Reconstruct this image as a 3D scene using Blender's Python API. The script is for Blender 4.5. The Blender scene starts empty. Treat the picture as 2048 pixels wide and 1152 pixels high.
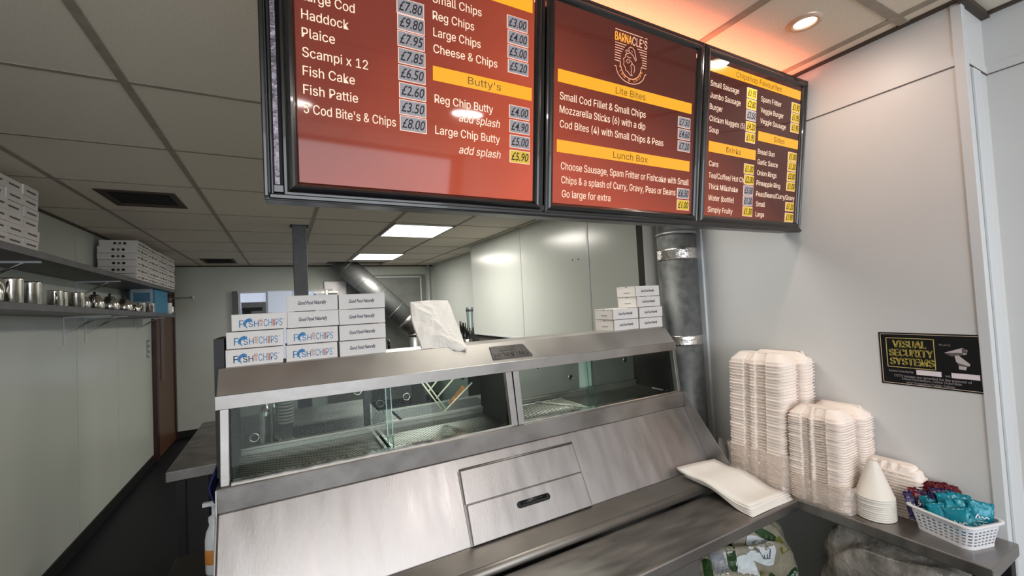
import bpy, bmesh, math, random
from mathutils import Vector, Matrix
from mathutils.bvhtree import BVHTree
random.seed(7)
PI = math.pi
sc = bpy.context.scene
C = sc.collection
H = 1.68                                   # eye height above the floor

# ------------------------------------------------------------------ camera
YAW, PITCH, ROLL, FPX = 0.496367711, 0.0345127351, -0.0506332389, 847.157
cd = bpy.data.cameras.new('camera')
cam = bpy.data.objects.new('camera', cd); C.objects.link(cam)
right = Vector((math.cos(YAW), -math.sin(YAW), 0))
fwd = Vector((math.sin(YAW) * math.cos(PITCH), math.cos(YAW) * math.cos(PITCH), math.sin(PITCH)))
up = right.cross(fwd)
r2 = math.cos(ROLL) * right + math.sin(ROLL) * up
u2 = -math.sin(ROLL) * right + math.cos(ROLL) * up
m = Matrix((r2, u2, -fwd)).transposed().to_4x4(); m.translation = (0, 0, H)
cam.matrix_world = m
cd.sensor_width = 36; cd.lens = FPX / 2048 * 36; cd.clip_start = 0.02
sc.camera = cam
try: sc.cycles.transparent_max_bounces = 32          # enough for looking through several panes in a row
except Exception: pass

# ------------------------------------------------------------------ world, exposure, lights
sc.view_settings.view_transform = 'Standard'; sc.view_settings.look = 'None'
sc.view_settings.gamma = 1; sc.view_settings.use_curve_mapping = False
sc.view_settings.exposure = 0.22
w = bpy.data.worlds.new('world'); sc.world = w; w.use_nodes = True
w.node_tree.nodes['Background'].inputs[0].default_value = (0.75, 0.85, 1, 1)
w.node_tree.nodes['Background'].inputs[1].default_value = 0.25

def area(name, loc, target, sx, sy, power, col, shape='RECTANGLE', spread=None):
    l = bpy.data.lights.new(name, 'AREA'); l.shape = shape; l.size = sx; l.size_y = sy
    l.energy = power; l.color = col
    if spread: l.spread = spread
    o = bpy.data.objects.new(name, l); C.objects.link(o); o.location = loc
    o.rotation_euler = (Vector(target) - Vector(loc)).to_track_quat('-Z', 'Y').to_euler()
    return o
# daylight through the shop window behind the camera, ceiling fittings of the shop and the kitchen
area('window_daylight', (0.25, -2.85, 1.55), (0.9, 2, 1.2), 2.9, 1.7, 66, (0.90, 0.95, 1.0))
for i, (x, y) in enumerate([(1.0, -.8), (.1, -1.3)]):
    area('shop_downlight_glow', (x, y, H + .755), (x, y, 0), .18, .18, (6.5, 4)[i], (1, .93, .88), 'DISK')
area('downlight_glow', (1.352, .634, H + .757), (1.352, .634, 0), .055, .055, 1.4, (1, .82, .70), 'DISK')
area('heat_lamp_glow', (.27, 1.36, H - .238), (.27, 1.36, 0), .62, .03, .55, (1, .93, .82))
area('heat_lamp_glow', (.85, 1.36, H - .240), (.85, 1.36, 0), .34, .03, .25, (1, .96, .9))
area('kitchen_panel_glow', (.90, 1.42, H + .755), (.90, 1.42, 0), .5, .56, 4.5, (1, .97, .9))
area('kitchen_panel_glow', (1.19, 4.18, H + .755), (1.19, 4.18, 0), .5, .62, 26, (1, .95, .86))
area('kitchen_panel_glow', (1.21, 6.30, H + .755), (1.21, 6.30, 0), .5, .68, 22, (1, .97, .9))

# ------------------------------------------------------------------ materials
def lin(c):
    return tuple(((v / 255) / 12.92 if v / 255 <= .04045 else ((v / 255 + .055) / 1.055) ** 2.4) for v in c[:3]) + (1,)
def mat(name, rgb, rough=.5, metal=0, noise=0, nscale=20, bump=0, bscale=80, emit=None, estr=0, spec=.5, coat=0, stretch=None, rnoise=0, rgb2=None):
    M_ = bpy.data.materials.new(name); M_.use_nodes = True
    nt = M_.node_tree; b = nt.nodes['Principled BSDF']
    c = lin(rgb)
    b.inputs['Base Color'].default_value = c; b.inputs['Roughness'].default_value = rough
    b.inputs['Metallic'].default_value = metal; b.inputs['Specular IOR Level'].default_value = spec
    if coat: b.inputs['Coat Weight'].default_value = coat; b.inputs['Coat Roughness'].default_value = .04
    if emit: b.inputs['Emission Color'].default_value = lin(emit); b.inputs['Emission Strength'].default_value = estr
    if noise or bump or rnoise:
        tc = nt.nodes.new('ShaderNodeTexCoord'); mp = nt.nodes.new('ShaderNodeMapping')
        nt.links.new(tc.outputs['Object'], mp.inputs[0])
        if stretch: mp.inputs['Scale'].default_value = stretch
    if noise or rnoise:
        n = nt.nodes.new('ShaderNodeTexNoise'); n.inputs['Scale'].default_value = nscale; n.inputs['Detail'].default_value = 6
        nt.links.new(mp.outputs[0], n.inputs[0])
    if noise:
        mx = nt.nodes.new('ShaderNodeMix'); mx.data_type = 'RGBA'
        lo = lin(rgb2) if rgb2 else tuple(v * (1 - noise) for v in c[:3]) + (1,)
        hi = c if rgb2 else tuple(min(1, v * (1 + noise)) for v in c[:3]) + (1,)
        mr = nt.nodes.new('ShaderNodeMapRange'); mr.inputs[1].default_value = .32; mr.inputs[2].default_value = .68
        nt.links.new(n.outputs[0], mr.inputs[0]); nt.links.new(mr.outputs[0], mx.inputs[0])
        mx.inputs[6].default_value = lo; mx.inputs[7].default_value = hi
        nt.links.new(mx.outputs[2], b.inputs['Base Color'])
    if rnoise:
        mr = nt.nodes.new('ShaderNodeMapRange'); mr.inputs[1].default_value = .3; mr.inputs[2].default_value = .7
        mr.inputs[3].default_value = max(.03, rough - rnoise); mr.inputs[4].default_value = rough + rnoise
        nt.links.new(n.outputs[0], mr.inputs[0]); nt.links.new(mr.outputs[0], b.inputs['Roughness'])
    if bump:
        n2 = nt.nodes.new('ShaderNodeTexNoise'); n2.inputs['Scale'].default_value = bscale; n2.inputs['Detail'].default_value = 4
        nt.links.new(mp.outputs[0], n2.inputs[0])
        bp = nt.nodes.new('ShaderNodeBump'); bp.inputs['Strength'].default_value = bump; bp.inputs['Distance'].default_value = .01
        nt.links.new(n2.outputs[0], bp.inputs['Height']); nt.links.new(bp.outputs[0], b.inputs['Normal'])
    return M_
def glass(name, tint, refl=.08, rough=.02, film=0.0, filmcol=(255, 255, 255), bump=0):
    M_ = bpy.data.materials.new(name); M_.use_nodes = True; nt = M_.node_tree; nt.nodes.clear()
    out = nt.nodes.new('ShaderNodeOutputMaterial'); tr = nt.nodes.new('ShaderNodeBsdfTransparent'); tr.inputs[0].default_value = lin(tint)
    gl = nt.nodes.new('ShaderNodeBsdfGlossy'); gl.inputs['Roughness'].default_value = rough
    lw = nt.nodes.new('ShaderNodeLayerWeight'); lw.inputs[0].default_value = .5
    mr = nt.nodes.new('ShaderNodeMapRange'); mr.inputs[3].default_value = refl; mr.inputs[4].default_value = .75
    mr.inputs[4].default_value = .35
    pw = nt.nodes.new('ShaderNodeMath'); pw.operation = 'POWER'; pw.inputs[1].default_value = 3
    nt.links.new(lw.outputs['Facing'], pw.inputs[0]); nt.links.new(pw.outputs[0], mr.inputs[0])
    mx = nt.nodes.new('ShaderNodeMixShader'); nt.links.new(mr.outputs[0], mx.inputs[0]); nt.links.new(tr.outputs[0], mx.inputs[1]); nt.links.new(gl.outputs[0], mx.inputs[2])
    last = mx
    if film:
        df = nt.nodes.new('ShaderNodeBsdfDiffuse'); df.inputs[0].default_value = lin(filmcol)
        m2 = nt.nodes.new('ShaderNodeMixShader'); m2.inputs[0].default_value = film
        nt.links.new(mx.outputs[0], m2.inputs[1]); nt.links.new(df.outputs[0], m2.inputs[2]); last = m2
    if bump:
        tc = nt.nodes.new('ShaderNodeTexCoord'); n2 = nt.nodes.new('ShaderNodeTexNoise'); n2.inputs['Scale'].default_value = 28; n2.inputs['Detail'].default_value = 5
        n2.inputs['Distortion'].default_value = 1.2
        nt.links.new(tc.outputs['Object'], n2.inputs[0]); bp = nt.nodes.new('ShaderNodeBump'); bp.inputs['Strength'].default_value = bump; bp.inputs['Distance'].default_value = .02
        nt.links.new(n2.outputs[0], bp.inputs['Height']); nt.links.new(bp.outputs[0], gl.inputs['Normal'])
    nt.links.new(last.outputs[0], out.inputs[0]); return M_
def printed_panel(name, stops, axis_from, axis_to, estr, nz=.12):
    # a backlit print: the artwork's own colour blend, lit from inside the box
    M_ = bpy.data.materials.new(name); M_.use_nodes = True; nt = M_.node_tree; b = nt.nodes['Principled BSDF']
    tc = nt.nodes.new('ShaderNodeTexCoord'); vm = nt.nodes.new('ShaderNodeVectorMath'); vm.operation = 'SUBTRACT'
    nt.links.new(tc.outputs['Object'], vm.inputs[0]); vm.inputs[1].default_value = axis_from
    d = Vector(axis_to) - Vector(axis_from); d = d / d.length_squared
    dt = nt.nodes.new('ShaderNodeVectorMath'); dt.operation = 'DOT_PRODUCT'; nt.links.new(vm.outputs[0], dt.inputs[0]); dt.inputs[1].default_value = d
    n = nt.nodes.new('ShaderNodeTexNoise'); n.inputs['Scale'].default_value = 4; n.inputs['Detail'].default_value = 2; nt.links.new(tc.outputs['Object'], n.inputs[0])
    ma = nt.nodes.new('ShaderNodeMath'); ma.operation = 'MULTIPLY_ADD'; ma.inputs[1].default_value = nz * 2; ma.inputs[2].default_value = -nz
    nt.links.new(n.outputs[0], ma.inputs[0])
    ad = nt.nodes.new('ShaderNodeMath'); nt.links.new(dt.outputs['Value'], ad.inputs[0]); nt.links.new(ma.outputs[0], ad.inputs[1])
    cr = nt.nodes.new('ShaderNodeValToRGB'); nt.links.new(ad.outputs[0], cr.inputs[0])
    e = cr.color_ramp.elements; e[0].position = stops[0][0]; e[0].color = lin(stops[0][1]); e[1].position = stops[-1][0]; e[1].color = lin(stops[-1][1])
    for p, c in stops[1:-1]:
        q = e.new(p); q.color = lin(c)
    b.inputs['Base Color'].default_value = (.02, .008, .006, 1)
    nt.links.new(cr.outputs[0], b.inputs['Emission Color']); b.inputs['Emission Strength'].default_value = estr * .88
    b.inputs['Roughness'].default_value = .05; b.inputs['Specular IOR Level'].default_value = .35
    return M_
steel = mat('brushed_steel', (184, 180, 180), .36, 1, noise=.08, nscale=6, stretch=(5, 1, 1), rnoise=.07, bump=.03, bscale=60)
steel_soft = mat('worn_steel', (160, 156, 153), .44, 1, noise=.15, nscale=9, rnoise=.08, bump=.04, bscale=50)
steel_dark = mat('dull_steel', (146, 142, 137), .45, .9, noise=.12, nscale=8)
chrome = mat('polished_steel', (228, 224, 218), .2, 1, noise=.08, nscale=30, rnoise=.06)
galv = mat('galvanised_steel', (108, 110, 111), .52, .55, noise=.24, nscale=34, rnoise=.1)
galv_fine = mat('duct_steel', (150, 152, 153), .42, .7, noise=.1, nscale=20)
foil = mat('foil_tape', (205, 200, 196), .3, 1, bump=.4, bscale=60)
wallm = mat('wall_cladding', (200, 204, 196), .28, 0, noise=.03, nscale=2)
wall_bright = mat('lit_white_cladding', (226, 231, 225), .22, 0, noise=.02, nscale=2)  # the cladding lightened; the stronger light on this side is in the colour
wall_warm = mat('wall_paint', (214, 214, 214), .42, 0, noise=.02, nscale=3)
white_trim = mat('white_plastic', (214, 217, 220), .3)
ceilm = mat('ceiling_tile', (232, 222, 206), .85, 0, noise=.05, nscale=160, bump=.12, bscale=260)
gridm = mat('ceiling_bar', (158, 148, 134), .6, 0, noise=.12, nscale=30)
floorm = mat('dark_vinyl', (17, 17, 25), .5, 0, noise=.2, nscale=40, spec=.25)
blackm = mat('black_gloss_frame', (16, 15, 17), .22, 0, coat=.4, noise=.2, nscale=30)
blackmat = mat('black_matt', (14, 14, 16), .55)
dark_recess = mat('dark_grille', (22, 20, 18), .7)
wood = mat('brown_door', (94, 62, 44), .4, 0, noise=.25, nscale=6, stretch=(8, 8, 1))
wood_dark = mat('dark_brown_frame', (52, 26, 18), .4)
card = mat('white_card', (226, 221, 218), .6, 0, noise=.03, nscale=12)
card_edge = mat('brown_card', (140, 118, 104), .8)
navy_ink = mat('navy_ink', (34, 34, 66), .6)
blue_ink = mat('blue_ink', (44, 122, 178), .6)
red_ink = mat('rust_ink', (188, 96, 66), .6)
paper = mat('white_paper', (238, 232, 225), .75, 0, noise=.02, nscale=10, bump=.03, bscale=18)
pulp = mat('pulp_board', (250, 237, 228), .7, 0, noise=.03, nscale=25, bump=.05, bscale=120)
cup_m = mat('waxed_card', (232, 226, 217), .45)
teal = mat('teal_foil', (12, 128, 148), .22, .15, bump=.25, bscale=60)
maroon = mat('maroon_foil', (92, 10, 30), .2, .15, bump=.25, bscale=60)
purple = mat('navy_foil', (34, 24, 72), .2, .15, bump=.25, bscale=60)
white_ink = mat('white_ink', (235, 235, 235), .4)
basket_m = mat('white_basket_plastic', (226, 226, 232), .35)
light_panel = mat('lit_diffuser', (250, 246, 236), .4, emit=(255, 248, 230), estr=3.0)
lamp_on = mat('lamp_face', (255, 240, 220), .4, emit=(255, 226, 190), estr=9)
tube_on = mat('warm_tube', (255, 170, 120), .4, emit=(255, 140, 102), estr=16)
ink_b = mat('black_ink', (16, 14, 18), .6)
yellow_lit = mat('yellow_strip', (60, 36, 4), .12, emit=(255, 178, 44), estr=.86)
brown_txt = mat('brown_letters', (40, 22, 4), .3, emit=(96, 62, 14), estr=.9)
cream_lit = mat('cream_letters', (90, 70, 60), .2, emit=(255, 226, 200), estr=.9)
pink_lit = mat('pink_letters', (90, 60, 50), .2, emit=(255, 190, 160), estr=1.0)
logo_or = mat('orange_letters', (90, 50, 10), .2, emit=(255, 168, 74), estr=1.0)
price_w = mat('grey_price_card', (130, 128, 132), .4, emit=(140, 134, 142), estr=.4)
price_y = mat('yellow_price_card', (190, 160, 40), .3, emit=(196, 160, 44), estr=.45)
price_edge = mat('pale_card_edge', (200, 180, 170), .3, emit=(235, 190, 170), estr=.7)
glass_front = glass('counter_glass', (240, 246, 243), .006)
glass_green = glass('green_edge_glass', (150, 196, 190), .1)
cling = glass('clear_wrap', (250, 246, 242), .20, .10, film=.30, filmcol=(246, 232, 222), bump=1.0)
poly = glass('clear_polythene', (232, 230, 226), .22, .12, film=.22, filmcol=(190, 184, 176), bump=1.0)
bottle_glass = glass('bottle_glass', (205, 215, 212), .12)
sign_black = mat('sign_black', (14, 12, 16), .3)
sign_gold = mat('sign_gold', (214, 196, 120), .4)
sign_cream = mat('sign_cream', (222, 200, 176), .4)
sign_pink = mat('sign_white', (236, 226, 232), .4)
grey_lt = mat('camera_grey', (196, 188, 188), .4)
grey_dk = mat('camera_shadow_grey', (98, 92, 94), .4)

# ------------------------------------------------------------------ mesh helpers
class MB:
    def __init__(s): s.v = []; s.f = []; s.mi = []; s.sm = []
    def add(s, vs, fs, mi=0, smooth=False):
        o = len(s.v); s.v += [tuple(v) for v in vs]
        for f in fs: s.f.append([i + o for i in f]); s.mi.append(mi); s.sm.append(smooth)
        return s
    def box(s, x0, x1, y0, y1, z0, z1, mi=0, T=None):
        vs = [Vector((x, y, z)) for x in (x0, x1) for y in (y0, y1) for z in (z0, z1)]
        if T: vs = [T @ v for v in vs]
        return s.add(vs, [(0, 1, 3, 2), (4, 6, 7, 5), (0, 4, 5, 1), (2, 3, 7, 6), (0, 2, 6, 4), (1, 5, 7, 3)], mi)
    def prism(s, pts, d, mi=0):           # polygon (3D points) extruded by vector d
        n = len(pts); a = [Vector(p) for p in pts]; b = [p + Vector(d) for p in a]
        fs = [list(range(n))[::-1], [n + i for i in range(n)]] + [(i, (i + 1) % n, n + (i + 1) % n, n + i) for i in range(n)]
        return s.add(a + b, fs, mi)
    def extx(s, prof, x0, x1, mi=0):      # profile of (y,z) extruded along x
        return s.prism([(x0, y, z) for y, z in prof], (x1 - x0, 0, 0), mi)
    def tube(s, pts, r, n=14, mi=0, caps=True, smooth=True):
        pts = [Vector(p) for p in pts]; k = len(pts); vs = []; ref = None
        rs = r if isinstance(r, (list, tuple)) else [r] * k
        for i, p in enumerate(pts):
            t = (pts[min(i + 1, k - 1)] - pts[max(i - 1, 0)]).normalized()
            if ref is None: ref = t.orthogonal().normalized()
            a = (ref - t * ref.dot(t)).normalized(); ref = a; b = t.cross(a)
            vs += [p + (a * math.cos(2 * PI * j / n) + b * math.sin(2 * PI * j / n)) * rs[i] for j in range(n)]
        fs = [(i * n + j, i * n + (j + 1) % n, (i + 1) * n + (j + 1) % n, (i + 1) * n + j) for i in range(k - 1) for j in range(n)]
        o = len(s.v); s.add(vs, fs, mi, smooth)
        if caps: s.add([], [], mi); s.f += [[o + j for j in range(n)][::-1], [o + (k - 1) * n + j for j in range(n)]]; s.mi += [mi, mi]; s.sm += [False, False]
        return s
    def lathe(s, prof, c=(0, 0, 0), n=24, mi=0, smooth=True):      # (r,z) profile about the z axis
        vs = [(c[0] + r * math.cos(2 * PI * j / n), c[1] + r * math.sin(2 * PI * j / n), c[2] + z) for r, z in prof for j in range(n)]
        fs = [(i * n + j, i * n + (j + 1) % n, (i + 1) * n + (j + 1) % n, (i + 1) * n + j) for i in range(len(prof) - 1) for j in range(n)]
        return s.add(vs, fs, mi, smooth)
    def rings(s, rings, mi=0, smooth=False, cap0=False, cap1=False):
        n = len(rings[0]); vs = [p for r in rings for p in r]
        fs = [(i * n + j, i * n + (j + 1) % n, (i + 1) * n + (j + 1) % n, (i + 1) * n + j) for i in range(len(rings) - 1) for j in range(n)]
        o = len(s.v); s.add(vs, fs, mi, smooth)
        k = len(rings)
        if cap0: s.f.append([o + j for j in range(n)][::-1]); s.mi.append(mi); s.sm.append(False)
        if cap1: s.f.append([o + (k - 1) * n + j for j in range(n)]); s.mi.append(mi); s.sm.append(False)
        return s
    def build(s, name, mats, parent=None, bevel=0, seg=2, sub=0, solid=0):
        if not isinstance(mats, (list, tuple)): mats = [mats]
        me = bpy.data.meshes.new(name)
        off = Vector(parent['_o']) if parent is not None and '_o' in parent else Vector((0, 0, 0))
        me.from_pydata([Vector(v) - off for v in s.v], [], s.f)
        for m_ in mats: me.materials.append(m_)
        for p, i, sm in zip(me.polygons, s.mi, s.sm): p.material_index = i; p.use_smooth = sm
        bm = bmesh.new(); bm.from_mesh(me); bmesh.ops.recalc_face_normals(bm, faces=bm.faces); bm.to_mesh(me); bm.free()
        o = bpy.data.objects.new(name, me); C.objects.link(o)
        if parent is not None:
            o.parent = parent; o['_o'] = list(off)
        if solid: md = o.modifiers.new('solid', 'SOLIDIFY'); md.thickness = solid; md.offset = 0
        if bevel: md = o.modifiers.new('bevel', 'BEVEL'); md.width = bevel; md.segments = seg; md.limit_method = 'ANGLE'; md.angle_limit = math.radians(40)
        if sub: md = o.modifiers.new('sub', 'SUBSURF'); md.levels = sub; md.render_levels = sub
        return o
def thing(name, label, cat, loc=(0, 0, 0), group=None):
    o = bpy.data.objects.new(name, None); C.objects.link(o); o.location = loc; o.empty_display_size = .05
    o['label'] = label; o['category'] = cat; o['_o'] = list(loc)
    if group: o['group'] = group
    return o
def tag(o, label, cat, group=None):
    o['label'] = label; o['category'] = cat
    if group: o['group'] = group
    return o
def rebase(o):                      # put a one-mesh thing's origin at its base
    me = o.data; vs = [v.co for v in me.vertices]
    c = Vector(((min(v.x for v in vs) + max(v.x for v in vs)) / 2, (min(v.y for v in vs) + max(v.y for v in vs)) / 2, min(v.z for v in vs)))
    me.transform(Matrix.Translation(-c)); o.location = c
    return o
def struct(o): o['kind'] = 'structure'; return o
def dup(root, loc, rot=None, label=None, group=None, mats=None):
    r = root.copy(); C.objects.link(r); r.location = loc
    if rot is not None: r.rotation_euler = rot
    if label: r['label'] = label
    if group: r['group'] = group
    for ch in list(root.children):
        c = ch.copy(); C.objects.link(c); c.parent = r
        for g in list(ch.children):
            d = g.copy(); C.objects.link(d); d.parent = c
    return r
_tc = {}
SANS = None
try:                                # the plain sans that ships inside Blender; else its built-in face
    import os
    SANS = bpy.data.fonts.load(os.path.join(bpy.utils.system_resource('DATAFILES'), 'fonts', 'Inter.woff2'))
except Exception: SANS = None
def text_geo(body, shear=0, bold=0, hand=False):
    k = (body, shear, bold, hand)
    if k not in _tc:
        cu = bpy.data.curves.new('t', 'FONT'); cu.body = body; cu.shear = shear; cu.offset = bold; cu.resolution_u = 3; cu.size = 1
        if SANS and not hand: cu.font = SANS
        o = bpy.data.objects.new('t', cu); me = bpy.data.meshes.new_from_object(o)
        vs = [v.co.copy() for v in me.vertices]; fs = [list(p.vertices) for p in me.polygons]
        bpy.data.objects.remove(o); bpy.data.curves.remove(cu); bpy.data.meshes.remove(me)
        _tc[k] = (vs, fs)
    return _tc[k]
CAPH = {h: max(v.y for v in text_geo('H', hand=h)[0]) for h in (False, True)}
def put_text(mb, body, o, ux, uy, h, wid=None, mi=0, shear=0, bold=0, align='L', fn=None, hand=False):
    strikes = (0,)
    if SANS and not hand and bold: strikes = (-bold, 0, bold) if bold > .015 else (-bold / 2, bold / 2); bold = 0
    vs, fs = text_geo(body, shear, bold, hand)
    x0 = min(v.x for v in vs); x1 = max(v.x for v in vs); sy = h / CAPH[hand]
    sx = wid / (x1 - x0) if wid else sy
    o = Vector(o); ux = Vector(ux); uy = Vector(uy)
    sh = -(x1 - x0) * sx * (.5 if align == 'C' else 1 if align == 'R' else 0)
    for st in strikes:
        pts = [o + ux * ((v.x - x0 + st) * sx + sh) + uy * ((v.y + .3 * st) * sy) for v in vs]
        if fn: pts = [fn(p) for p in pts]
        mb.add(pts, fs, mi)
def poly_line(mb, pts, wdt, mp, mi=0):      # a flat ribbon along 2D points, mapped by mp(x,y)
    n = len(pts); L = []; R = []
    for i in range(n):
        a = Vector(pts[max(i - 1, 0)]); b = Vector(pts[min(i + 1, n - 1)]); t = (b - a).normalized(); nn = Vector((-t.y, t.x)) * wdt / 2
        p = Vector(pts[i]); L.append(mp(*(p + nn))); R.append(mp(*(p - nn)))
    mb.add(L + R, [(i, i + 1, n + i + 1, n + i) for i in range(n - 1)], mi)
def rrect(x0, x1, y0, y1, r, n=5):
    out = []
    for cx, cy, a0 in ((x1 - r, y1 - r, 0), (x0 + r, y1 - r, 90), (x0 + r, y0 + r, 180), (x1 - r, y0 + r, 270)):
        for i in range(n + 1):
            a = math.radians(a0 + 90 * i / n); out.append((cx + r * math.cos(a), cy + r * math.sin(a)))
    return out

# ================================================================== THE ROOM
XL, XN, YN0, YN1, XK, YB = -1.40, 1.66, .398, 1.283, 2.45, 7.6
CZ = H + .77
o = struct(MB().box(-1.6, 3.0, -3.2, 7.8, -.1, 0).build('floor', floorm))
o = struct(MB().box(XL - .15, XL, -3.2, 7.8, 0, CZ + .1).build('wall_left', wallm))
o = struct(MB().box(XL - .15, 3.0, YB, YB + .15, 0, CZ + .1).build('wall_back', wallm))
o = struct(MB().box(XK, XK + .15, YN1 - .2, YB, 0, CZ + .1).build('wall_kitchen', wall_bright))
o = struct(MB().box(XN, XK + .15, YN0, YN1, 0, CZ + .1).build('wall_right', wall_warm))
o = struct(MB().box(1.826, XK, -3.2, YN0, 0, CZ + .1).build('wall_front_right', wall_warm))
mb = MB()                                     # shopfront wall behind the viewer, with its window opening
mb.box(XL, -1.2, -3.2, -3.05, 0, CZ); mb.box(1.7, 1.826, -3.2, -3.05, 0, CZ); mb.box(-1.2, 1.7, -3.2, -3.05, 0, .7); mb.box(-1.2, 1.7, -3.2, -3.05, 2.4, CZ)
struct(mb.build('wall_front', wall_warm))
# ceiling with the holes of the extract and of the duct
xs = [XL - .1, -.937, -.565, .62, 1.50, 3.0]; ys = [-3.2, 3.217, 3.63, 6.67, 7.217, 7.0, 7.5, 7.8]
holes = [(-.937, -.565, 3.217, 3.63), (-.937, -.565, 6.67, 7.217), (.62, 1.50, 7.02, 7.45)]
xs = sorted(set([XL - .1, 3.0] + [h[i] for h in holes for i in (0, 1)])); ys = sorted(set([-3.2, 7.8] + [h[i] for h in holes for i in (2, 3)]))
mb = MB()
for i in range(len(xs) - 1):
    for j in range(len(ys) - 1):
        cx = (xs[i] + xs[i + 1]) / 2; cy = (ys[j] + ys[j + 1]) / 2
        if not any(h[0] < cx < h[1] and h[2] < cy < h[3] for h in holes): mb.box(xs[i], xs[i + 1], ys[j], ys[j + 1], CZ, CZ + .03)
struct(mb.build('ceiling', ceilm))
struct(MB().box(XL - .1, 3, -3.2, 7.8, CZ + .35, CZ + .4).build('ceiling_void', dark_recess))
mb = MB()
YS = [1.10, 1.745, 2.385, 3.04, 3.80, 4.52, 5.22, 5.93, 6.67, 7.3]
for x in (-1.035, -.428, .24, .885, 1.495, 2.11): mb.box(x - .012, x + .012, .86, YB, CZ - .004, CZ + .01)
for y in YS: mb.box(XL, XK, y - .008, y + .008, CZ - .0025, CZ + .01)
for x in (1.150, .55, -.05, -.65, -1.2): mb.box(x - .012, x + .012, -3.05, .86, CZ - .004, CZ + .01)
for y in (.51, -.1, -.7, -1.3, -1.9, -2.5): mb.box(XL, 1.826, y - .012, y + .012, CZ - .0035, CZ + .01)
mb.box(1.575, 1.60, YN0, .95, CZ - .003, CZ + .01)
struct(mb.build('trim_1', gridm))
mb = MB()                                     # shadow-line wall angles
mb.box(XN - .018, XN, YN0 - .018, 1.283, CZ - .006, CZ + .01); mb.box(XN - .018, 1.83, YN0 - .018, YN0, CZ - .014, CZ + .01); mb.box(1.808, 1.826, -3, YN0, CZ - .006, CZ + .01)
mb.box(XL, XL + .018, -3, YB, CZ - .012, CZ + .01); mb.box(XL, XK, YB - .02, YB, CZ - .02, CZ + .01)
struct(mb.build('trim_2', mat('dark_wall_angle', (70, 58, 50), .6)))
zt = H + .597
mb = MB()                                     # joint strip of the wall cladding
mb.box(XN - .003, XN, YN0 - .003, YN1, zt - .002, zt + .022); mb.box(XN - .003, 1.826, YN0 - .003, YN0, zt - .002, zt + .022); mb.box(1.823, 1.826, -3, YN0 - .003, zt - .002, zt + .022)
struct(mb.build('trim_3', wall_warm))
mb = MB(); mb.box(XN - .0035, XN, YN0 - .0035, YN1, zt - .0045, zt - .002); mb.box(XN, 1.826, YN0 - .0035, YN0, zt - .0045, zt - .002); mb.box(1.8225, 1.826, -3, YN0, zt - .0045, zt - .002)
struct(mb.build('trim_4', mat('grey_joint', (110, 98, 92), .7)))
struct(MB().box(XN - .004, XN + .02, YN0 - .004, YN0 + .02, 0, CZ).build('trim_5', white_trim, bevel=.002))
struct(MB().box(XN - .010, XN + .02, YN1 - .03, YN1 + .012, 0, CZ).build('trim_6', white_trim, bevel=.003))
mb = MB(); mb.box(1.70, 1.755, YN0 - .007, YN0, 0, zt - .01); struct(mb.build('trim_7', white_trim, bevel=.002))
struct(MB().box(XL, XL + .012, -3.05, 6.5, 0, .10).build('baseboard_left', blackmat, bevel=.002))
struct(MB().box(XL, XK, YB - .012, YB, 0, .10).build('baseboard_back', blackmat, bevel=.002))
# left wall cladding joints
mb = MB()
for y in (2.9, 3.32, 4.46, 5.35): mb.box(XL, XL + .003, y - .006, y + .006, .1, CZ)
struct(mb.build('trim_8', wallm))
# proud cladding on the kitchen side wall
struct(MB().box(2.19, XK, 2.13, 5.13, H - .385, CZ).build('wall_panel', wall_bright, bevel=.003))
mb = MB()
for y in (2.72, 3.83): mb.box(2.187, 2.19, y - .012, y + .012, H - .385, CZ)
mb.box(2.186, 2.20, 5.115, 5.135, H - .385, CZ); mb.box(2.186, 2.2, 2.13, 5.13, H - .387, H - .37)
struct(mb.build('trim_9', white_trim, bevel=.001))
struct(MB().box(2.14, 2.21, 2.05, 2.128, 0, CZ).build('trim_10', mat('dark_post', (46, 42, 30), .6)))
mb = MB(); mb.tube([(2.10, 1.985, 0), (2.10, 1.985, CZ)], .034); tag(mb.build('white_pipe', white_trim), 'white vertical pipe behind the fat steel flue, beside the dark strip', 'pipe')
mb = MB()
for y in (2.93, 2.85): mb.box(2.188, 2.19, y - .006, y + .006, H + .33, H + .342)
struct(mb.build('trim_11', blackmat))
# back wall: lit hatch, steel cladding, conduit
mb = MB(); mb.box(-.565, .70, 7.585, 7.6, H - .75, H + .36)
hw = struct(mb.build('window_1', mat('lit_hatch', (180, 190, 205), .4, emit=(196, 206, 226), estr=.62)))
mb = MB()
for x in (-.58, -.22, .14, .46, .70): mb.box(x - .014, x + .014, 7.55, 7.6, H - .75, H + .37)
mb.box(-.6, .72, 7.54, 7.6, H + .345, H + .375); mb.box(-.6, .72, 7.54, 7.6, H + .20, H + .208)
mb.build('window_frame', white_trim, hw)
mb = MB(); mb.box(-.205, .125, 7.53, 7.58, H - .75, H + .36); mb.build('blind', mat('pale_blind', (205, 212, 226), .5, emit=(190, 200, 222), estr=.35), hw)
mb = MB(); mb.box(-.555, -.235, 7.55, 7.584, H - .4, H + .2); mb.box(.155, .445, 7.55, 7.584, H - .4, H + .2); mb.build('pane', mat('dim_pane', (92, 94, 98), .3), hw)
tv = thing('monitor', 'small black screen seen through the lit back hatch', 'monitor', (-.40, 7.5, H - .15))
MB().box(-.54, -.28, 7.52, 7.54, H + .075, H + .125).build('screen', blackmat, tv, bevel=.004); MB().box(-.53, -.43, 7.51, 7.54, H - .02, H + .075).build('bracket', blackmat, tv, bevel=.004); MB().box(-.5, -.44, 7.54, 7.584, H + .0, H + .06).build('mount', blackmat, tv)
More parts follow.
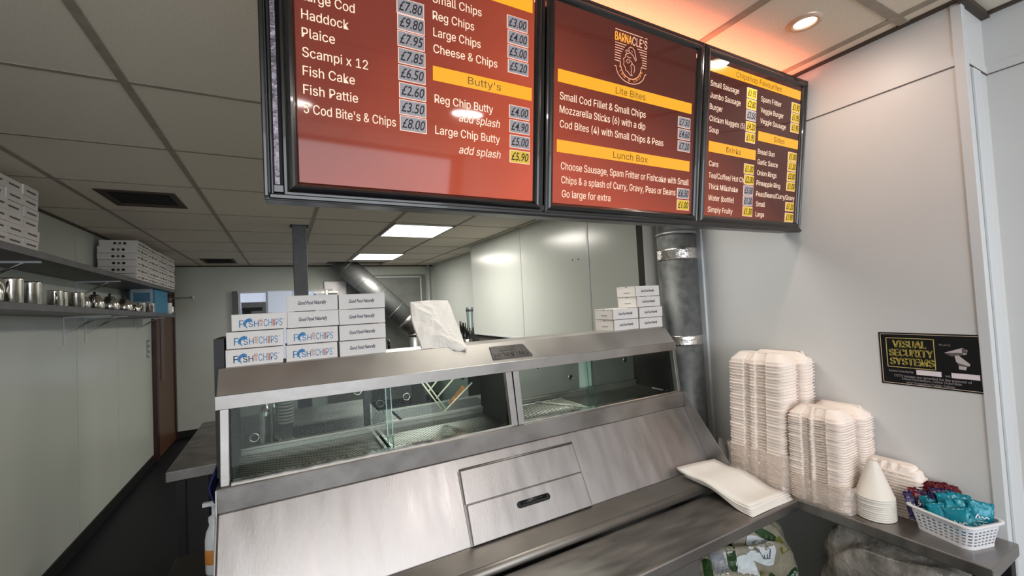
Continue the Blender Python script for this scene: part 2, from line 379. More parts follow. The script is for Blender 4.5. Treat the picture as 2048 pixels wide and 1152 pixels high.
MB().box(-.67, -.60, 7.55, 7.598, H - .9, H + .38).build('upright', galv, None); tag(bpy.data.objects['upright'], 'galvanised perforated upright left of the lit back hatch', 'upright'); bpy.data.objects['upright'].name = 'slotted_upright'
sp = thing('steel_wall_lining', 'large grey steel lining on the far back wall behind the diagonal duct', 'wall lining', (1.5, 7.59, 0))
MB().box(.95, 2.30, 7.575, 7.598, .1, H + .60).build('sheet', mat('matt_steel_sheet', (138, 140, 136), .45, .3, noise=.1, nscale=5), sp, bevel=.002)
MB().box(.60, .94, 7.57, 7.598, .1, H + .50).build('sheet', steel, sp, bevel=.002)
mb = MB(); mb.box(.95, 2.22, 7.55, 7.575, H + .545, H + .57); mb.box(2.20, 2.225, 7.55, 7.575, .1, H + .57); mb.build('edging', white_trim, sp, bevel=.003)
tag(MB().tube([(2.36, 7.56, 0), (2.36, 7.56, CZ)], .02).build('conduit', white_trim), 'thin white conduit in the far right back corner', 'conduit')
tag(rebase(MB().box(.43, .80, 7.42, 7.548, H + .30, H + .34).box(.60, .64, 7.40, 7.42, H + .27, H + .36).build('steel_rail', chrome, bevel=.003)), 'short bolted steel rail above the cartons, on the back wall', 'rail')
# door on the left wall
d = struct(MB().box(XL, XL + .03, 6.62, 7.52, .01, 2.05).build('door_1', wood, bevel=.002))
mb = MB(); mb.box(XL, XL + .045, 6.54, 6.62, 0, 2.12); mb.box(XL, XL + .045, 7.52, 7.598, 0, 2.12); mb.box(XL, XL + .045, 6.54, 7.598, 2.05, 2.12); mb.build('door_frame', wood_dark, d, bevel=.003)
MB().box(XL + .028, XL + .036, 6.80, 6.98, H - .75, H + .2).build('vision_panel', mat('dark_red_glass', (70, 18, 14), .2), d, bevel=.002)
sw = thing('wall_switch', 'grey triple wall switch beside the brown door', 'switch', (XL, 6.36, H - .42))
MB().box(XL, XL + .012, 6.32, 6.40, H - .42, H - .22).build('switch_plate', steel_soft, sw, bevel=.002)
for i in range(3): MB().box(XL + .012, XL + .018, 6.335, 6.385, H - .405 + i * .064, H - .37 + i * .064).build('rocker', white_trim, sw, bevel=.002)

# ceiling vents, lights
def vent(x0, x1, y0, y1, label):
    t = thing('air_vent', label, 'vent', ((x0 + x1) / 2, (y0 + y1) / 2, CZ - .006), 'ceiling extract vents')
    mb = MB(); f = .035
    mb.box(x0, x1, y0, y0 + f, CZ - .006, CZ + .02); mb.box(x0, x1, y1 - f, y1, CZ - .006, CZ + .02); mb.box(x0, x0 + f, y0 + f, y1 - f, CZ - .006, CZ + .02); mb.box(x1 - f, x1, y0 + f, y1 - f, CZ - .006, CZ + .02)
    mb.build('vent_frame', mat('vent_brown', (64, 46, 38), .6), t, bevel=.002)
    mb = MB(); n = 9
    for i in range(n):
        y = y0 + f + (y1 - y0 - 2 * f) * (i + .5) / n
        mb.box(x0 + f, x1 - f, y - .012, y + .002, CZ + .004, CZ + .03)
    mb.build('louvre', dark_recess, t)
vent(-.937, -.565, 3.217, 3.63, 'larger near dark ceiling vent above the shelves')
vent(-.937, -.565, 6.67, 7.217, 'small far dark ceiling vent near the back wall')
for x0, x1, y0, y1, lb in ((.60, 1.20, 1.12, 1.73, 'fluorescent ceiling panel hidden above the menu boards'), (.90, 1.475, 3.83, 4.50, 'nearer bright fluorescent ceiling panel in the kitchen'), (.915, 1.525, 5.95, 6.66, 'farther bright fluorescent ceiling panel in the kitchen')):
    t = thing('ceiling_light', lb, 'ceiling light', ((x0 + x1) / 2, (y0 + y1) / 2, CZ), 'fluorescent ceiling panels')
    MB().box(x0 + .012, x1 - .012, y0 + .012, y1 - .012, CZ - .010, CZ - .002).build('diffuser', light_panel, t)
    mb = MB(); mb.box(x0, x1, y0, y0 + .012, CZ - .012, CZ - .001); mb.box(x0, x1, y1 - .012, y1, CZ - .012, CZ - .001); mb.box(x0, x0 + .012, y0, y1, CZ - .012, CZ - .001); mb.box(x1 - .012, x1, y0, y1, CZ - .012, CZ - .001)
    mb.build('light_frame', white_trim, t)
t = thing('downlight', 'round lit downlight in the ceiling above the menu board end', 'ceiling light', (1.352, .634, CZ - .006))
MB().lathe([(.028, -.002), (.030, -.007), (.041, -.006), (.043, 0)], (1.352, .634, CZ)).build('bezel', mat('warm_bezel', (216, 190, 170), .3, .3), t)
MB().lathe([(.0001, -.001), (.029, -.001)], (1.352, .634, CZ)).build('lamp_lens', lamp_on, t)

# ================================================================== MENU BOARDS
SN = Vector((0, .1227, -.9925)).normalized(); BN = Vector((0, -SN.z * -1, 0))
BN = Vector((0, SN.z, -SN.y))                 # towards the customer
def bp(u, s, off=0): return Vector((u, .776, H + .724)) + SN * s + BN * off
box_t = thing('sign_light_box', 'long black casing that carries the three lit menu boards', 'sign casing', (.8, .88, H + .2))
mb = MB()
def slab(mb, u0, u1, s0, s1, o0, o1, mi=0):
    mb.prism([bp(u0, s0, o0), bp(u1, s0, o0), bp(u1, s1, o0), bp(u0, s1, o0)], BN * (o1 - o0), mi)
slab(mb, -.0225, 1.640, .516, .528, -.072, .004); slab(mb, -.0225, -.013, 0, .516, -.072, .002)
slab(mb, 1.630, 1.640, 0, .516, -.072, .002); slab(mb, .045, 1.630, -.032, .516, -.072, -.066); slab(mb, -.013, .045, .05, .516, -.072, -.066)  # unseen back, raised to block the tube's light, left low at one end
mb.build('casing', mat('casing_black', (30, 28, 32), .35), box_t, bevel=.001)
mb = MB(); slab(mb, -.0235, -.016, -.004, .524, -.01, .014); slab(mb, -.013, -.008, -.002, .52, -.01, .009); slab(mb, -.016, 1.640, .517, .526, -.01, .010)
slab(mb, -.013, 1.636, .5, .515, -.012, .004); mb.build('casing_trim', blackm, box_t, bevel=.002)
mb = MB(); slab(mb, -.0065, .001, -.002, .508, -.012, .003); mb.build('silver_tape', mat('scuffed_tape', (120, 112, 122), .35, .5, noise=.4, nscale=60, bump=.5, bscale=60), box_t)
tb = thing('strip_lamp', 'warm tube lamp behind the menu boards, washing the ceiling orange', 'lamp', tuple(bp(.8, .06, -.04)))
MB().tube([bp(.0, .022, -.040), bp(1.625, .022, -.040)], .009).build('tube', tube_on, tb)
mb = MB(); slab(mb, .0, 1.625, .03, .05, -.055, -.028); mb.build('batten', white_trim, tb)

def frame(mb, u0, u1, s0, s1, prof):
    rs = []
    for d, h in prof: rs.append([bp(u0 + d, s0 + d, h), bp(u1 - d, s0 + d, h), bp(u1 - d, s1 - d, h), bp(u0 + d, s1 - d, h)])
    mb.rings(rs)
PROF = [(0, -.01), (0, .004), (.002, .0065), (.006, .007), (.008, .0055), (.011, .0075), (.015, .009), (.019, .008), (.0225, .005), (.0245, .002), (.026, .0005)]
def board(u0, u1, pm, label):
    c0 = bp((u0 + u1) / 2, .52, 0); stops, fa, fb, nz = pm
    panel_mat = printed_panel('menu_print', stops, bp(*fa) - c0, bp(*fb) - c0, 1.0, nz)
    t = thing('menu_board', label, 'menu board', bp((u0 + u1) / 2, .52, 0), 'lit menu boards over the counter')
    mb = MB(); frame(mb, u0, u1, .003, .519, PROF); mb.build('frame', blackm, t)
    mb = MB(); slab(mb, u0 + .026, u1 - .026, .029, .493, -.008, 0); mb.build('printed_panel', panel_mat, t)
    return t
def strips(t, L, h):
    for txt, u0, u1, s0, s1, a, b, base in L:
        mb = MB(); slab(mb, u0, u1, s0, s1, 0, .0012, 0)
        if txt: put_text(mb, txt, bp(a, base, .0016), (1, 0, 0), -SN, h, b - a, 1)
        mb.build('heading_strip', [yellow_lit, brown_txt], t)
def lines(t, L, h, sh={}):
    for txt, a, b, base in L:
        mb = MB(); put_text(mb, txt, bp(a, base, .0014), (1, 0, 0), -SN, h, b - a, 0, .22 if txt == 'add splash' else 0, .012)
        mb.build('lettering', cream_lit, t)
def prices(t, L, wd, hg):
    for txt, u, s, y in L:
        mb = MB(); slab(mb, u - wd / 2, u + wd / 2, s - hg / 2, s + hg / 2, .0005, .0020, 1)
        slab(mb, u - wd / 2 + .0012, u + wd / 2 - .0012, s - hg / 2 + .0012, s + hg / 2 - .0012, .002, .0024, 0)
        put_text(mb, txt, bp(u - wd * .43, s + hg * .30, .0028), (1, 0, 0), -SN, hg * .62, wd * .86, 2, .25, .006, 'L', None, True)
        mb.build('price_card', [price_y if y else price_w, price_edge, ink_b], t)
b1 = board(.006, .545, ([(0, (94, 42, 36)), (.3, (128, 54, 42)), (.65, (168, 70, 48)), (1, (206, 86, 58))], (.0, .10), (.52, .47), .20), 'largest-looking left lit menu board listing fish, chips and butties')
strips(b1, [("Butty's", .280, .513, .239, .267, .356, .434, .260), ('', .280, .513, .046, .075, 0, 0, 0), ('', .04, .262, .046, .075, 0, 0, 0)], .0150)
lines(b1, [('Large Cod', .042, .131, .178), ('Haddock', .042, .120, .210), ('Plaice', .042, .096, .241), ('Scampi x 12', .042, .153, .274), ('Fish Cake', .042, .129, .306), ('Fish Pattie', .042, .134, .338), ("5 Cod Bite's & Chips", .042, .204, .371),
 ('Small Chips', .280, .387, .116), ('Reg Chips', .280, .370, .149), ('Large Chips', .281, .385, .181), ('Cheese & Chips', .281, .425, .213), ('Reg Chip Butty', .283, .415, .311), ('add splash', .336, .432, .340), ('Large Chip Butty', .284, .432, .373), ('add splash', .336, .434, .406)], .0165)
prices(b1, [('£7.80', .235, .141, 0), ('£9.80', .236, .171, 0), ('£7.95', .236, .202, 0), ('£7.85', .237, .234, 0), ('£6.50', .237, .266, 0), ('£2.60', .238, .299, 0), ('£3.50', .238, .331, 0), ('£8.00', .239, .362, 0)], .054, .029)
prices(b1, [('£3.00', .474, .109, 0), ('£4.00', .476, .140, 0), ('£5.00', .476, .171, 0), ('£5.20', .477, .202, 0), ('£4.00', .481, .299, 0), ('£4.90', .482, .331, 0), ('£5.00', .483, .364, 0), ('£5.90', .483, .397, 1)], .052, .028)
b2 = board(.549, 1.090, ([(0, (66, 30, 26)), (.4, (90, 38, 30)), (.75, (142, 58, 42)), (1, (178, 72, 50))], (1.02, .05), (.80, .50), .08), 'middle lit menu board with a round line logo, lite bites and lunch box')
strips(b2, [('Lite Bites', .585, 1.050, .180, .209, .763, .867, .204), ('Lunch Box', .585, 1.050, .343, .372, .760, .883, .366)], .0165)
lines(b2, [('Small Cod Fillet & Small Chips', .591, .870, .249), ('Mozzarella Sticks (6) with a dip', .591, .870, .280), ('Cod Bites (4) with Small Chips & Peas', .592, .940, .314), ('Choose Sausage, Spam Fritter or Fishcake with Small', .597, 1.049, .412), ('Chips & a splash of Curry, Gravy, Peas or Beans', .599, .995, .445), ('Go large for extra', .601, .754, .478)], .0172)
prices(b2, [('£7.50', 1.021, .238, 0), ('£4.60', 1.022, .271, 0), ('£7.20', 1.023, .304, 0), ('£6.50', 1.027, .437, 0), ('£1.00', 1.028, .470, 1)], .050, .029)
mb = MB()                                     # the round line logo
LC = (.8125, .116)
def lp(x, y): return bp(x, y, .0014)
def ln(pts, wd=.0017, mi=0): poly_line(mb, pts, wd, lp, mi)
ln([(.757, .046), (.852, .046)]); ln([(.858, .046), (.868, .046)])
put_text(mb, 'BARNA', bp(.757, .073, .0014), (1, 0, 0), -SN, .021, .056, 1, 0, .02)
put_text(mb, "CLE'S", bp(.815, .073, .0014), (1, 0, 0), -SN, .021, .053, 0, 0, .012)
for i in range(7):
    y = .0785 + i * .0062; xe = LC[0] - .017 - (.018 * min(1, i / 4) ** .8); ln([(.757, y), (xe, y)], .0016); ln([(2 * LC[0] - xe + .004, y), (.868, y)], .0016)
ln([(.757, .122), (.776, .122)] + [(LC[0] + .0365 * math.cos(math.radians(a)), .122 + .037 * math.sin(math.radians(a))) for a in range(180, -1, -12)] + [(.868, .122)])
ln([(.757, .1365), (.762, .1365)] + [(LC[0] + .0495 * math.cos(math.radians(a)), .1365 + .034 * math.sin(math.radians(a)) ) for a in range(175, 4, -10)] + [(.868, .1365)])
for k, ch in enumerate('FISH & CHIPS'):
    if ch == ' ': continue
    a = math.radians(166 - 13.8 * k); rx, ry = .0415, .0395
    c_ = bp(LC[0] + rx * math.cos(a), .1250 + ry * math.sin(a) + .002, .0014); tu = Vector((math.sin(a), 0, 0)) + SN * (-math.cos(a)); tv = Vector((-math.cos(a), 0, 0)) + SN * (-math.sin(a))
    put_text(mb, ch, c_, tu, tv, .0075, None, 1, 0, .01, 'C')
# a capped, bearded head in plain line work
ln([(.806, .090), (.803, .084), (.808, .0795), (.817, .080), (.824, .085), (.827, .096), (.831, .109)], .0015)
ln([(.793, .0925), (.797, .089), (.809, .094), (.820, .099), (.826, .108), (.829, .1115)], .0015); ln([(.793, .0925), (.798, .0975), (.806, .0965)], .0013)
ln([(.798, .0985), (.792, .103), (.7925, .1085), (.786, .113), (.7885, .120), (.787, .127), (.793, .133), (.795, .140), (.803, .143), (.809, .149), (.818, .149)], .0015)
ln([(.797, .104), (.805, .107), (.812, .106)], .0013); ln([(.798, .114), (.803, .111), (.808, .113), (.807, .119), (.801, .121), (.797, .118), (.798, .114)], .0012)
ln([(.816, .119), (.812, .126), (.816, .134), (.813, .142), (.818, .149)], .0014); ln([(.816, .119), (.824, .124), (.826, .133), (.823, .142)], .0014); ln([(.808, .113), (.815, .116), (.819, .122)], .0012)
ln([(.815, .0875), (.814, .090), (.8165, .091)], .0012)
mb.build('line_logo', [pink_lit, logo_or], b2)
b3 = board(1.094, 1.636, ([(0, (58, 28, 26)), (.55, (76, 36, 32)), (1, (146, 66, 50))], (1.5, .10), (1.20, .54), .05), 'right-hand lit menu board by the wall, with favourites, drinks and sides')
strips(b3, [('Chipshop Favourites', 1.124, 1.602, .043, .072, 1.244, 1.486, .066), ('Drinks', 1.132, 1.362, .273, .304, 1.213, 1.284, .297), ('Sides', 1.372, 1.602, .210, .240, 1.457, 1.519, .233)], .0165)
lines(b3, [('Small Sausage', 1.128, 1.262, .114), ('Jumbo Sausage', 1.128, 1.272, .148), ('Burger', 1.128, 1.187, .181), ('Chicken Nuggets (5)', 1.129, 1.298, .215), ('Soup', 1.130, 1.173, .247), ('Cans', 1.135, 1.178, .346), ('Tea/Coffee/ Hot Ch', 1.136, 1.306, .381), ('Thick Milkshake', 1.137, 1.278, .414), ('Water (bottle)', 1.138, 1.260, .448), ('Simply Fruity', 1.138, 1.256, .483),
 ('Spam Fritter', 1.377, 1.490, .115), ('Veggie Burger', 1.377, 1.506, .150), ('Veggie Sausage', 1.378, 1.522, .184), ('Bread Bun', 1.373, 1.466, .282), ('Garlic Sauce', 1.374, 1.487, .315), ('Onion Rings', 1.374, 1.483, .350), ('Pineapple Ring', 1.374, 1.508, .383), ('Peas/Beans/Curry/Gravy', 1.375, 1.598, .418), ('Small', 1.377, 1.426, .451), ('Large', 1.377, 1.424, .484)], .0160)
prices(b3, [('£1.95', 1.327, .101, 1), ('£2.80', 1.327, .135, 1), ('£2.50', 1.328, .169, 0), ('£4.20', 1.329, .204, 1), ('£1.95', 1.329, .238, 1), ('£1.30', 1.330, .336, 1), ('£2.00', 1.333, .370, 1), ('£3.50', 1.332, .404, 0), ('£1.20', 1.332, .437, 0), ('£1.30', 1.333, .471, 1),
 ('£1.95', 1.576, .103, 1), ('£1.95', 1.576, .137, 1), ('£1.95', 1.576, .171, 1), ('£1.00', 1.571, .270, 1), ('£1.20', 1.571, .303, 1), ('£2.00', 1.571, .337, 1), ('£1.00', 1.571, .371, 1), ('£1.20', 1.571, .441, 1), ('£1.90', 1.571, .478, 1)], .050, .031)

# ================================================================== THE FRYING RANGE
RX0, RX1 = -.147, 1.427
rg = thing('frying_range', 'long stainless steel frying range with a glazed hot display', 'frying range', (.64, 1.5, 0))
def hz(x): return -.0055 * (x + .14)          # the hood runs very slightly downhill to the right
sd = Vector((0, -.4746, -.8802)); sn = Vector((0, -.8802, .4746))
def sp_(x, z, off=0):                         # a point of the sloping front, by height
    return Vector((x, 1.214, H - .456)) + sd * ((-.456 - z) / .8802) + sn * off
mb = MB(); mb.extx([(1.104, H - .66), (1.214, H - .456), (1.26, H - .456), (1.26, H - .66)], RX0, RX1)
mb.build('slope_panel', steel, rg, bevel=.003)
MB().extx([(1.2135, H - .456), (1.211, H - .402), (1.2135, H - .398), (1.245, H - .398), (1.26, H - .456)], RX0 - .003, RX1).build('display_ledge', steel_soft, rg, bevel=.002)
MB().box(RX0, RX1, 1.245, 1.47, .10, H - .46).build('cabinet', steel_dark, rg)
MB().box(RX0 + .03, RX1 - .03, 1.06, 1.30, 0, .10).build('plinth', blackmat, rg)
MB().box(RX0, RX1, 1.09, 1.25, .10, H - .664).build('front_panel', steel_soft, rg)
mb = MB(); mb.box(RX0, RX1, 1.012, 1.12, H - .688, H - .66); mb.tube([(RX0, 1.010, H - .674), (RX1 - .03, 1.010, H - .674)], .014, 16)
mb.build('service_shelf', steel_dark, rg)
# end plates
for x, nm in ((RX1, 'R'), (RX0 - .004, 'L')):
    mb = MB(); mb.prism([(x, 1.209, H - .397), (x, 1.019, H - .640), (x, 1.012, H - .685), (x, 1.26, H - .685), (x, 1.26, H - .40)] if nm == 'R' else [(x, 1.211, H - .40), (x, 1.205, H - .456), (x, 1.098, H - .66), (x, 1.05, H - .70), (x, 1.05, .1), (x, 1.47, .1), (x, 1.47, H - .40)], (.004, 0, 0))
    mb.build('end_plate', steel_soft, rg, bevel=.001)
# access door on the slope
zt_, zb_ = -.489, -.659
for (za, zb) in ((zt_, -.568), (-.5705, zb_)):
    mb = MB(); a = [sp_(.441, za, 0), sp_(.843, za, 0), sp_(.843, zb, 0), sp_(.437, zb, 0)]; mb.prism(a, sn * .009); mb.build('access_door', steel, rg, bevel=.0015)
mb = MB(); mb.tube([sp_(.441, -.486, .006), sp_(.845, -.486, .006)], .0035, 8); mb.build('hinge', steel_dark, rg)
mb = MB(); mb.prism([sp_(.435, zt_, -.001), sp_(.850, zt_, -.001), sp_(.850, zb_, -.001), sp_(.431, zb_, -.001)], sn * .003); mb.build('door_surround', steel_dark, rg)
hx, hzc = .648, -.6035
mb = MB(); n = 10
def pill(off, L=.048, r=.0095): return [sp_(hx, hzc, off) + Vector((1, 0, 0)) * (sx * L + r * math.cos(a)) - sd * (r * math.sin(a)) for sx, a0 in ((1, -90), (-1, 90)) for a in [math.radians(a0 + 180 * i / n) for i in range(n + 1)]]
mb.rings([pill(.0092), pill(.0115), pill(.0116, .0475, .0082), pill(.0098, .047, .0075)], cap1=True)
mb.build('handle_slot', blackmat, rg)
mb = MB(); mb.tube([sp_(hx - .045, hzc + .002, .0105), sp_(hx, hzc + .004, .0125), sp_(hx + .045, hzc + .002, .0105)], .0045, 8); mb.build('grip', blackm, rg)
# hood
mb = MB()
vs = []
for x in (RX0, RX1):
    for y, z in [(1.262, -.222 + .004), (1.2375, -.220), (1.2375, -.190), (1.286, -.1285), (1.292, -.127), (1.400, -.127), (1.470, -.150), (1.470, -.222)]:
        vs.append((x, y, H + z + hz(x)))
mb.add(vs, [list(range(8))[::-1], list(range(8, 16))] + [(i, (i + 1) % 8, 8 + (i + 1) % 8, 8 + i) for i in range(8)])
mb.build('hood', mat('hood_steel', (198, 194, 190), .46, 1, noise=.08, nscale=6, rnoise=.06, bump=.02, bscale=50), rg, bevel=.002)
mb = MB()
mb.add([(x, y, H + z + hz(x)) for x in (RX0 - .002, RX1 + .001) for y, z in ((1.2372, -.220), (1.2355, -.2205), (1.2355, -.189), (1.2372, -.188))], [(0, 1, 2, 3), (4, 7, 6, 5), (0, 4, 5, 1), (1, 5, 6, 2), (2, 6, 7, 3), (3, 7, 4, 0)])
mb.build('hood_fascia', steel_soft, rg)
# posts, glass
def post(xa, xb, mi, w_=.018, nm='post'):
    mb = MB(); mb.prism([(xa, 1.236, H - .221 + hz(xa)), (xa + w_, 1.236, H - .221 + hz(xa)), (xb + w_, 1.222, H - .398), (xb, 1.222, H - .398)], (0, .02, 0)); mb.build(nm, mi, rg, bevel=.001)
post(-.1405, -.1415, steel_soft); post(.630, .637, steel_soft, .022); post(.657, .662, steel_soft, .022); post(1.408, 1.409, steel_soft, .016)
def pane(x0, x1, y0, m_):
    mb = MB(); mb.prism([(x0, y0 + .012, H - .215), (x1, y0 + .012, H - .215), (x1, y0, H - .396), (x0, y0, H - .396)], (0, .005, 0)); mb.build('glass_pane', m_, rg)
pane(-.12, .262, 1.232, glass_front); pane(.246, .632, 1.240, glass_front); pane(.682, .99, 1.232, glass_front); pane(.962, 1.408, 1.240, glass_front)
MB().box(-.12, .64, 1.222, 1.245, H - .398, H - .392).box(.68, 1.41, 1.222, 1.245, H - .398, H - .392).build('glass_track', chrome, rg)
for x, m_ in ((.2465, glass_green), (.2605, glass_green), (.9625, glass_green), (.989, glass_green)):
    mb = MB(); mb.prism([(x, 1.2395, H - .222), (x + .0022, 1.2395, H - .222), (x + .0022, 1.2275, H - .396), (x, 1.2275, H - .396)], (0, .0022, 0)); mb.build('glass_edge', m_, rg)
# display floor: mesh shelves with dividers
meshm = mat('perforated_steel', (150, 146, 138), .35, 1)
nt = meshm.node_tree; b_ = nt.nodes['Principled BSDF']
tc = nt.nodes.new('ShaderNodeTexCoord'); mp = nt.nodes.new('ShaderNodeMapping'); mp.inputs['Rotation'].default_value = (0, 0, .78); nt.links.new(tc.outputs['Object'], mp.inputs[0])
vo = nt.nodes.new('ShaderNodeTexVoronoi'); vo.inputs['Scale'].default_value = 92; vo.inputs['Randomness'].default_value = 0; nt.links.new(mp.outputs[0], vo.inputs[0])
mr = nt.nodes.new('ShaderNodeMapRange'); mr.inputs[1].default_value = .44; mr.inputs[2].default_value = .50; nt.links.new(vo.outputs['Distance'], mr.inputs[0])
mx = nt.nodes.new('ShaderNodeMix'); mx.data_type = 'RGBA'; mx.inputs[6].default_value = lin((6, 6, 6)); mx.inputs[7].default_value = lin((190, 186, 178)); nt.links.new(mr.outputs[0], mx.inputs[0]); nt.links.new(mx.outputs[2], b_.inputs['Base Color'])
MB().box(-.118, .243, 1.250, 1.452, H - .404, H - .400).build('mesh_shelf', meshm, rg)
MB().box(.266, .640, 1.250, 1.452, H - .404, H - .400).build('mesh_shelf', meshm, rg)
mb = MB(); mb.box(.240, .250, 1.250, 1.452, H - .404, H - .394); mb.box(.258, .268, 1.250, 1.452, H - .404, H - .394); mb.build('shelf_divider', chrome, rg, bevel=.001)
mb = MB()
for i in range(26):
    x = .69 + i * .0115; mb.tube([(x, 1.25, H - .399), (x, 1.44, H - .399)], .0028, 6)
mb.tube([(.685, 1.44, H - .398), (.985, 1.44, H - .398)], .003, 6); mb.tube([(.86, 1.44, H - .394), (.965, 1.25, H - .394)], .004, 8)
mb.build('wire_rack', mat('rack_wire', (206, 204, 196), .4, .4), rg)
MB().box(.675, .99, 1.25, 1.45, H - .4058, H - .4045).build('dark_gap_plate', blackmat, rg)  # added black plate that paints the dark gaps between the rack wires
MB().box(.66, 1.41, 1.248, 1.452, H - .412, H - .406).build('display_floor', steel_dark, rg)
MB().box(-.14, .66, 1.248, 1.452, H - .418, H - .412).build('display_floor', blackmat, rg)
# back of the display
mb = MB(); mb.box(-.14, 1.42, 1.456, 1.470, H - .412, H - .378); mb.box(-.14, 1.42, 1.452, 1.458, H - .386, H - .378); mb.build('rear_rail', steel_soft, rg, bevel=.002)
MB().box(-.146, -.118, 1.25, 1.47, H - .40, H - .222).build('display_side', blackmat, rg)
MB().box(1.410, 1.426, 1.262, 1.47, H - .40, H - .232).build('display_side', blackmat, rg)
mb = MB(); mb.box(.64, .66, 1.262, 1.47, H - .40, H - .228); mb.build('display_side', blackmat, rg)
def rear(x0, x1, y, m_, holes=()):
    mb = MB(); mb.box(x0, x1, y, y + .004, H - .378, H - .225); o = mb.build('rear_slider', m_, rg)
    for hx_, hz_ in holes:
        mb = MB(); mb.tube([(hx_, y - .001, H + hz_), (hx_, y - .003, H + hz_)], .011, 18); q = mb.build('finger_hole', blackmat, o); q['_o'] = rg['_o']
        mb = MB(); mb.tube([(hx_ + .0115 * math.cos(a), y - .002, H + hz_ + .0115 * math.sin(a)) for a in [2 * PI * i / 20 for i in range(21)]], .0015, 6); q = mb.build('ring', chrome, o)
smoke = glass('smoked_glass', (214, 218, 220), .012)
rear(-.118, .29, 1.468, smoke, ((-.085, -.355), (.205, -.262)))
rear(.25, .66, 1.478, smoke, ((.275, -.315), (.262, -.245), (.365, -.305), (.575, -.262)))
rear(.66, .86, 1.468, steel_dark, ((.69, -.345),)); rear(.86, 1.10, 1.472, steel_dark, ((.895, -.262), (1.055, -.325)))
rear(1.10, 1.17, 1.476, mat('pale_rear_panel', (190, 200, 192), .4)); rear(1.17, 1.41, 1.468, steel_dark, ((1.36, -.285),))
MB().tube([(.70, 1.40, H - .236), (.88, 1.40, H - .237)], .006, 10).build('heat_lamp', light_panel, rg)
MB().tube([(-.06, 1.40, H - .2345), (.58, 1.40, H - .2365)], .006, 10).build('heat_lamp', light_panel, rg)
# reflection in the rear glass, shaped as pale bars and a clear sheet
gd = thing('reflection_lines', 'pale slanting lines of a reflection inside the display', 'reflection', (.45, 1.44, H - .37))
mb = MB(); edge = mat('pale_reflection', (214, 212, 196), .25)
for a, b in (((.395, -.232), (.485, -.370)), ((.405, -.225), (.497, -.366)), ((.435, -.295), (.495, -.232)), ((.462, -.322), (.555, -.238)), ((.488, -.372), (.60, -.285))):
    mb.tube([(a[0], 1.452, H + a[1]), (b[0], 1.452, H + b[1])], .0035, 4)
mb.build('reflection_line', edge, gd)
MB().prism([(.40, 1.455, H - .23), (.60, 1.455, H - .24), (.60, 1.455, H - .285), (.49, 1.455, H - .37)], (0, .003, 0)).build('clear_sheet', glass_front, gd)
mb = MB(); mb.prism([(.505, 1.451, H - .345), (.56, 1.451, H - .29), (.585, 1.451, H - .30), (.525, 1.451, H - .352)], (0, .002, 0)); mb.build('crumbs', mat('brown_crumbs', (150, 104, 66), .8, noise=.5, nscale=120), gd)
# frying deck behind the display, on the staff side
MB().box(RX0, RX1, 1.475, 2.05, .1, H - .47).build('fryer_body', steel_dark, rg)
for x0 in (-.10, .42, .94):
    mb = MB(); mb.box(x0, x0 + .42, 1.56, 1.98, H - .471, H - .462); mb.build('pan_lid', mat('dark_pan', (44, 44, 46), .35, .6), rg, bevel=.004)
mb = MB(); mb.box(RX0 - .01, RX0 + .012, 1.30, 1.47, H - .40, H - .055); mb.build('side_screen', blackmat, rg)
# cast name plate
pl = [(.594, -.1395), (.722, -.1395), (.742, -.178), (.592, -.178)]
def hp(x, z, off=0):                          # a point of the hood's sloping face by height
    t = (z + .190) / (.190 - .1285); return Vector((x, 1.2375 + t * .0485, H + z + hz(x))) + Vector((0, -.785, .62)) * off
mb = MB(); a = [hp(*p) for p in pl]; mb.prism(a, Vector((0, -.785, .62)) * .003, 0)
npl = mb.build('name_plate', mat('cast_grey_plate', (112, 110, 108), .4, .7, noise=.2, nscale=50), rg, bevel=.001)
mb = MB(); upv = (hp(.6, -.15) - hp(.6, -.17)).normalized()
put_text(mb, 'HOPKINS', hp(.602, -.1735, .0034), (1, 0, -.0055), upv, .0145, .128, 0, 0, .012)
mb.box(0, 0, 0, 0, 0, 0) if 0 else None
mpq = lambda x, z: hp(x, z, .0034)
poly_line(mb, [(.625, -.1445), (.69, -.1445), (.694, -.1555), (.626, -.1555), (.625, -.1445)], .0016, mpq)
poly_line(mb, [(.63, -.150), (.642, -.1465), (.662, -.147), (.678, -.151), (.688, -.1545)], .0012, mpq); poly_line(mb, [(.63, -.150), (.642, -.1535), (.662, -.153), (.678, -.149), (.688, -.1455)], .0012, mpq)
for p in ((.598, -.143), (.719, -.143), (.597, -.1745), (.738, -.1745)): mb.tube([hp(*p), hp(*p, .0045)], .0022, 8)
q = mb.build('raised_lettering', chrome, npl)

# ================================================================== COUNTER
counter_steel = mat('counter_steel', (158, 153, 149), .36, .95, noise=.12, nscale=7, rnoise=.08, stretch=(1, 4, 1))
ct = thing('steel_counter', 'L-shaped stainless steel service counter in front of the range', 'counter', (1.2, 1.0, 0))
MB().box(-.6, 1.462, .809, .996, H - .722, H - .690).build('worktop', counter_steel, ct, bevel=.003)
MB().box(1.462, XN - .001, .378, 1.10, H - .722, H - .6902).build('worktop', counter_steel, ct, bevel=.003)
for x, y in ((1.63, .40), (1.48, .40), (-.5, .83), (.9, .90)): MB().box(x - .016, x + .016, y - .016, y + .016, 0, H - .722).build('leg', blackmat if x > 1.4 else steel_dark, ct, bevel=.002)
MB().box(-.55, 1.03, .86, .88, .12, H - .722).build('front_panel', steel_dark, ct)
MB().box(1.30, XN - .005, .40, .86, .30, .33).build('undershelf', steel_dark, ct)

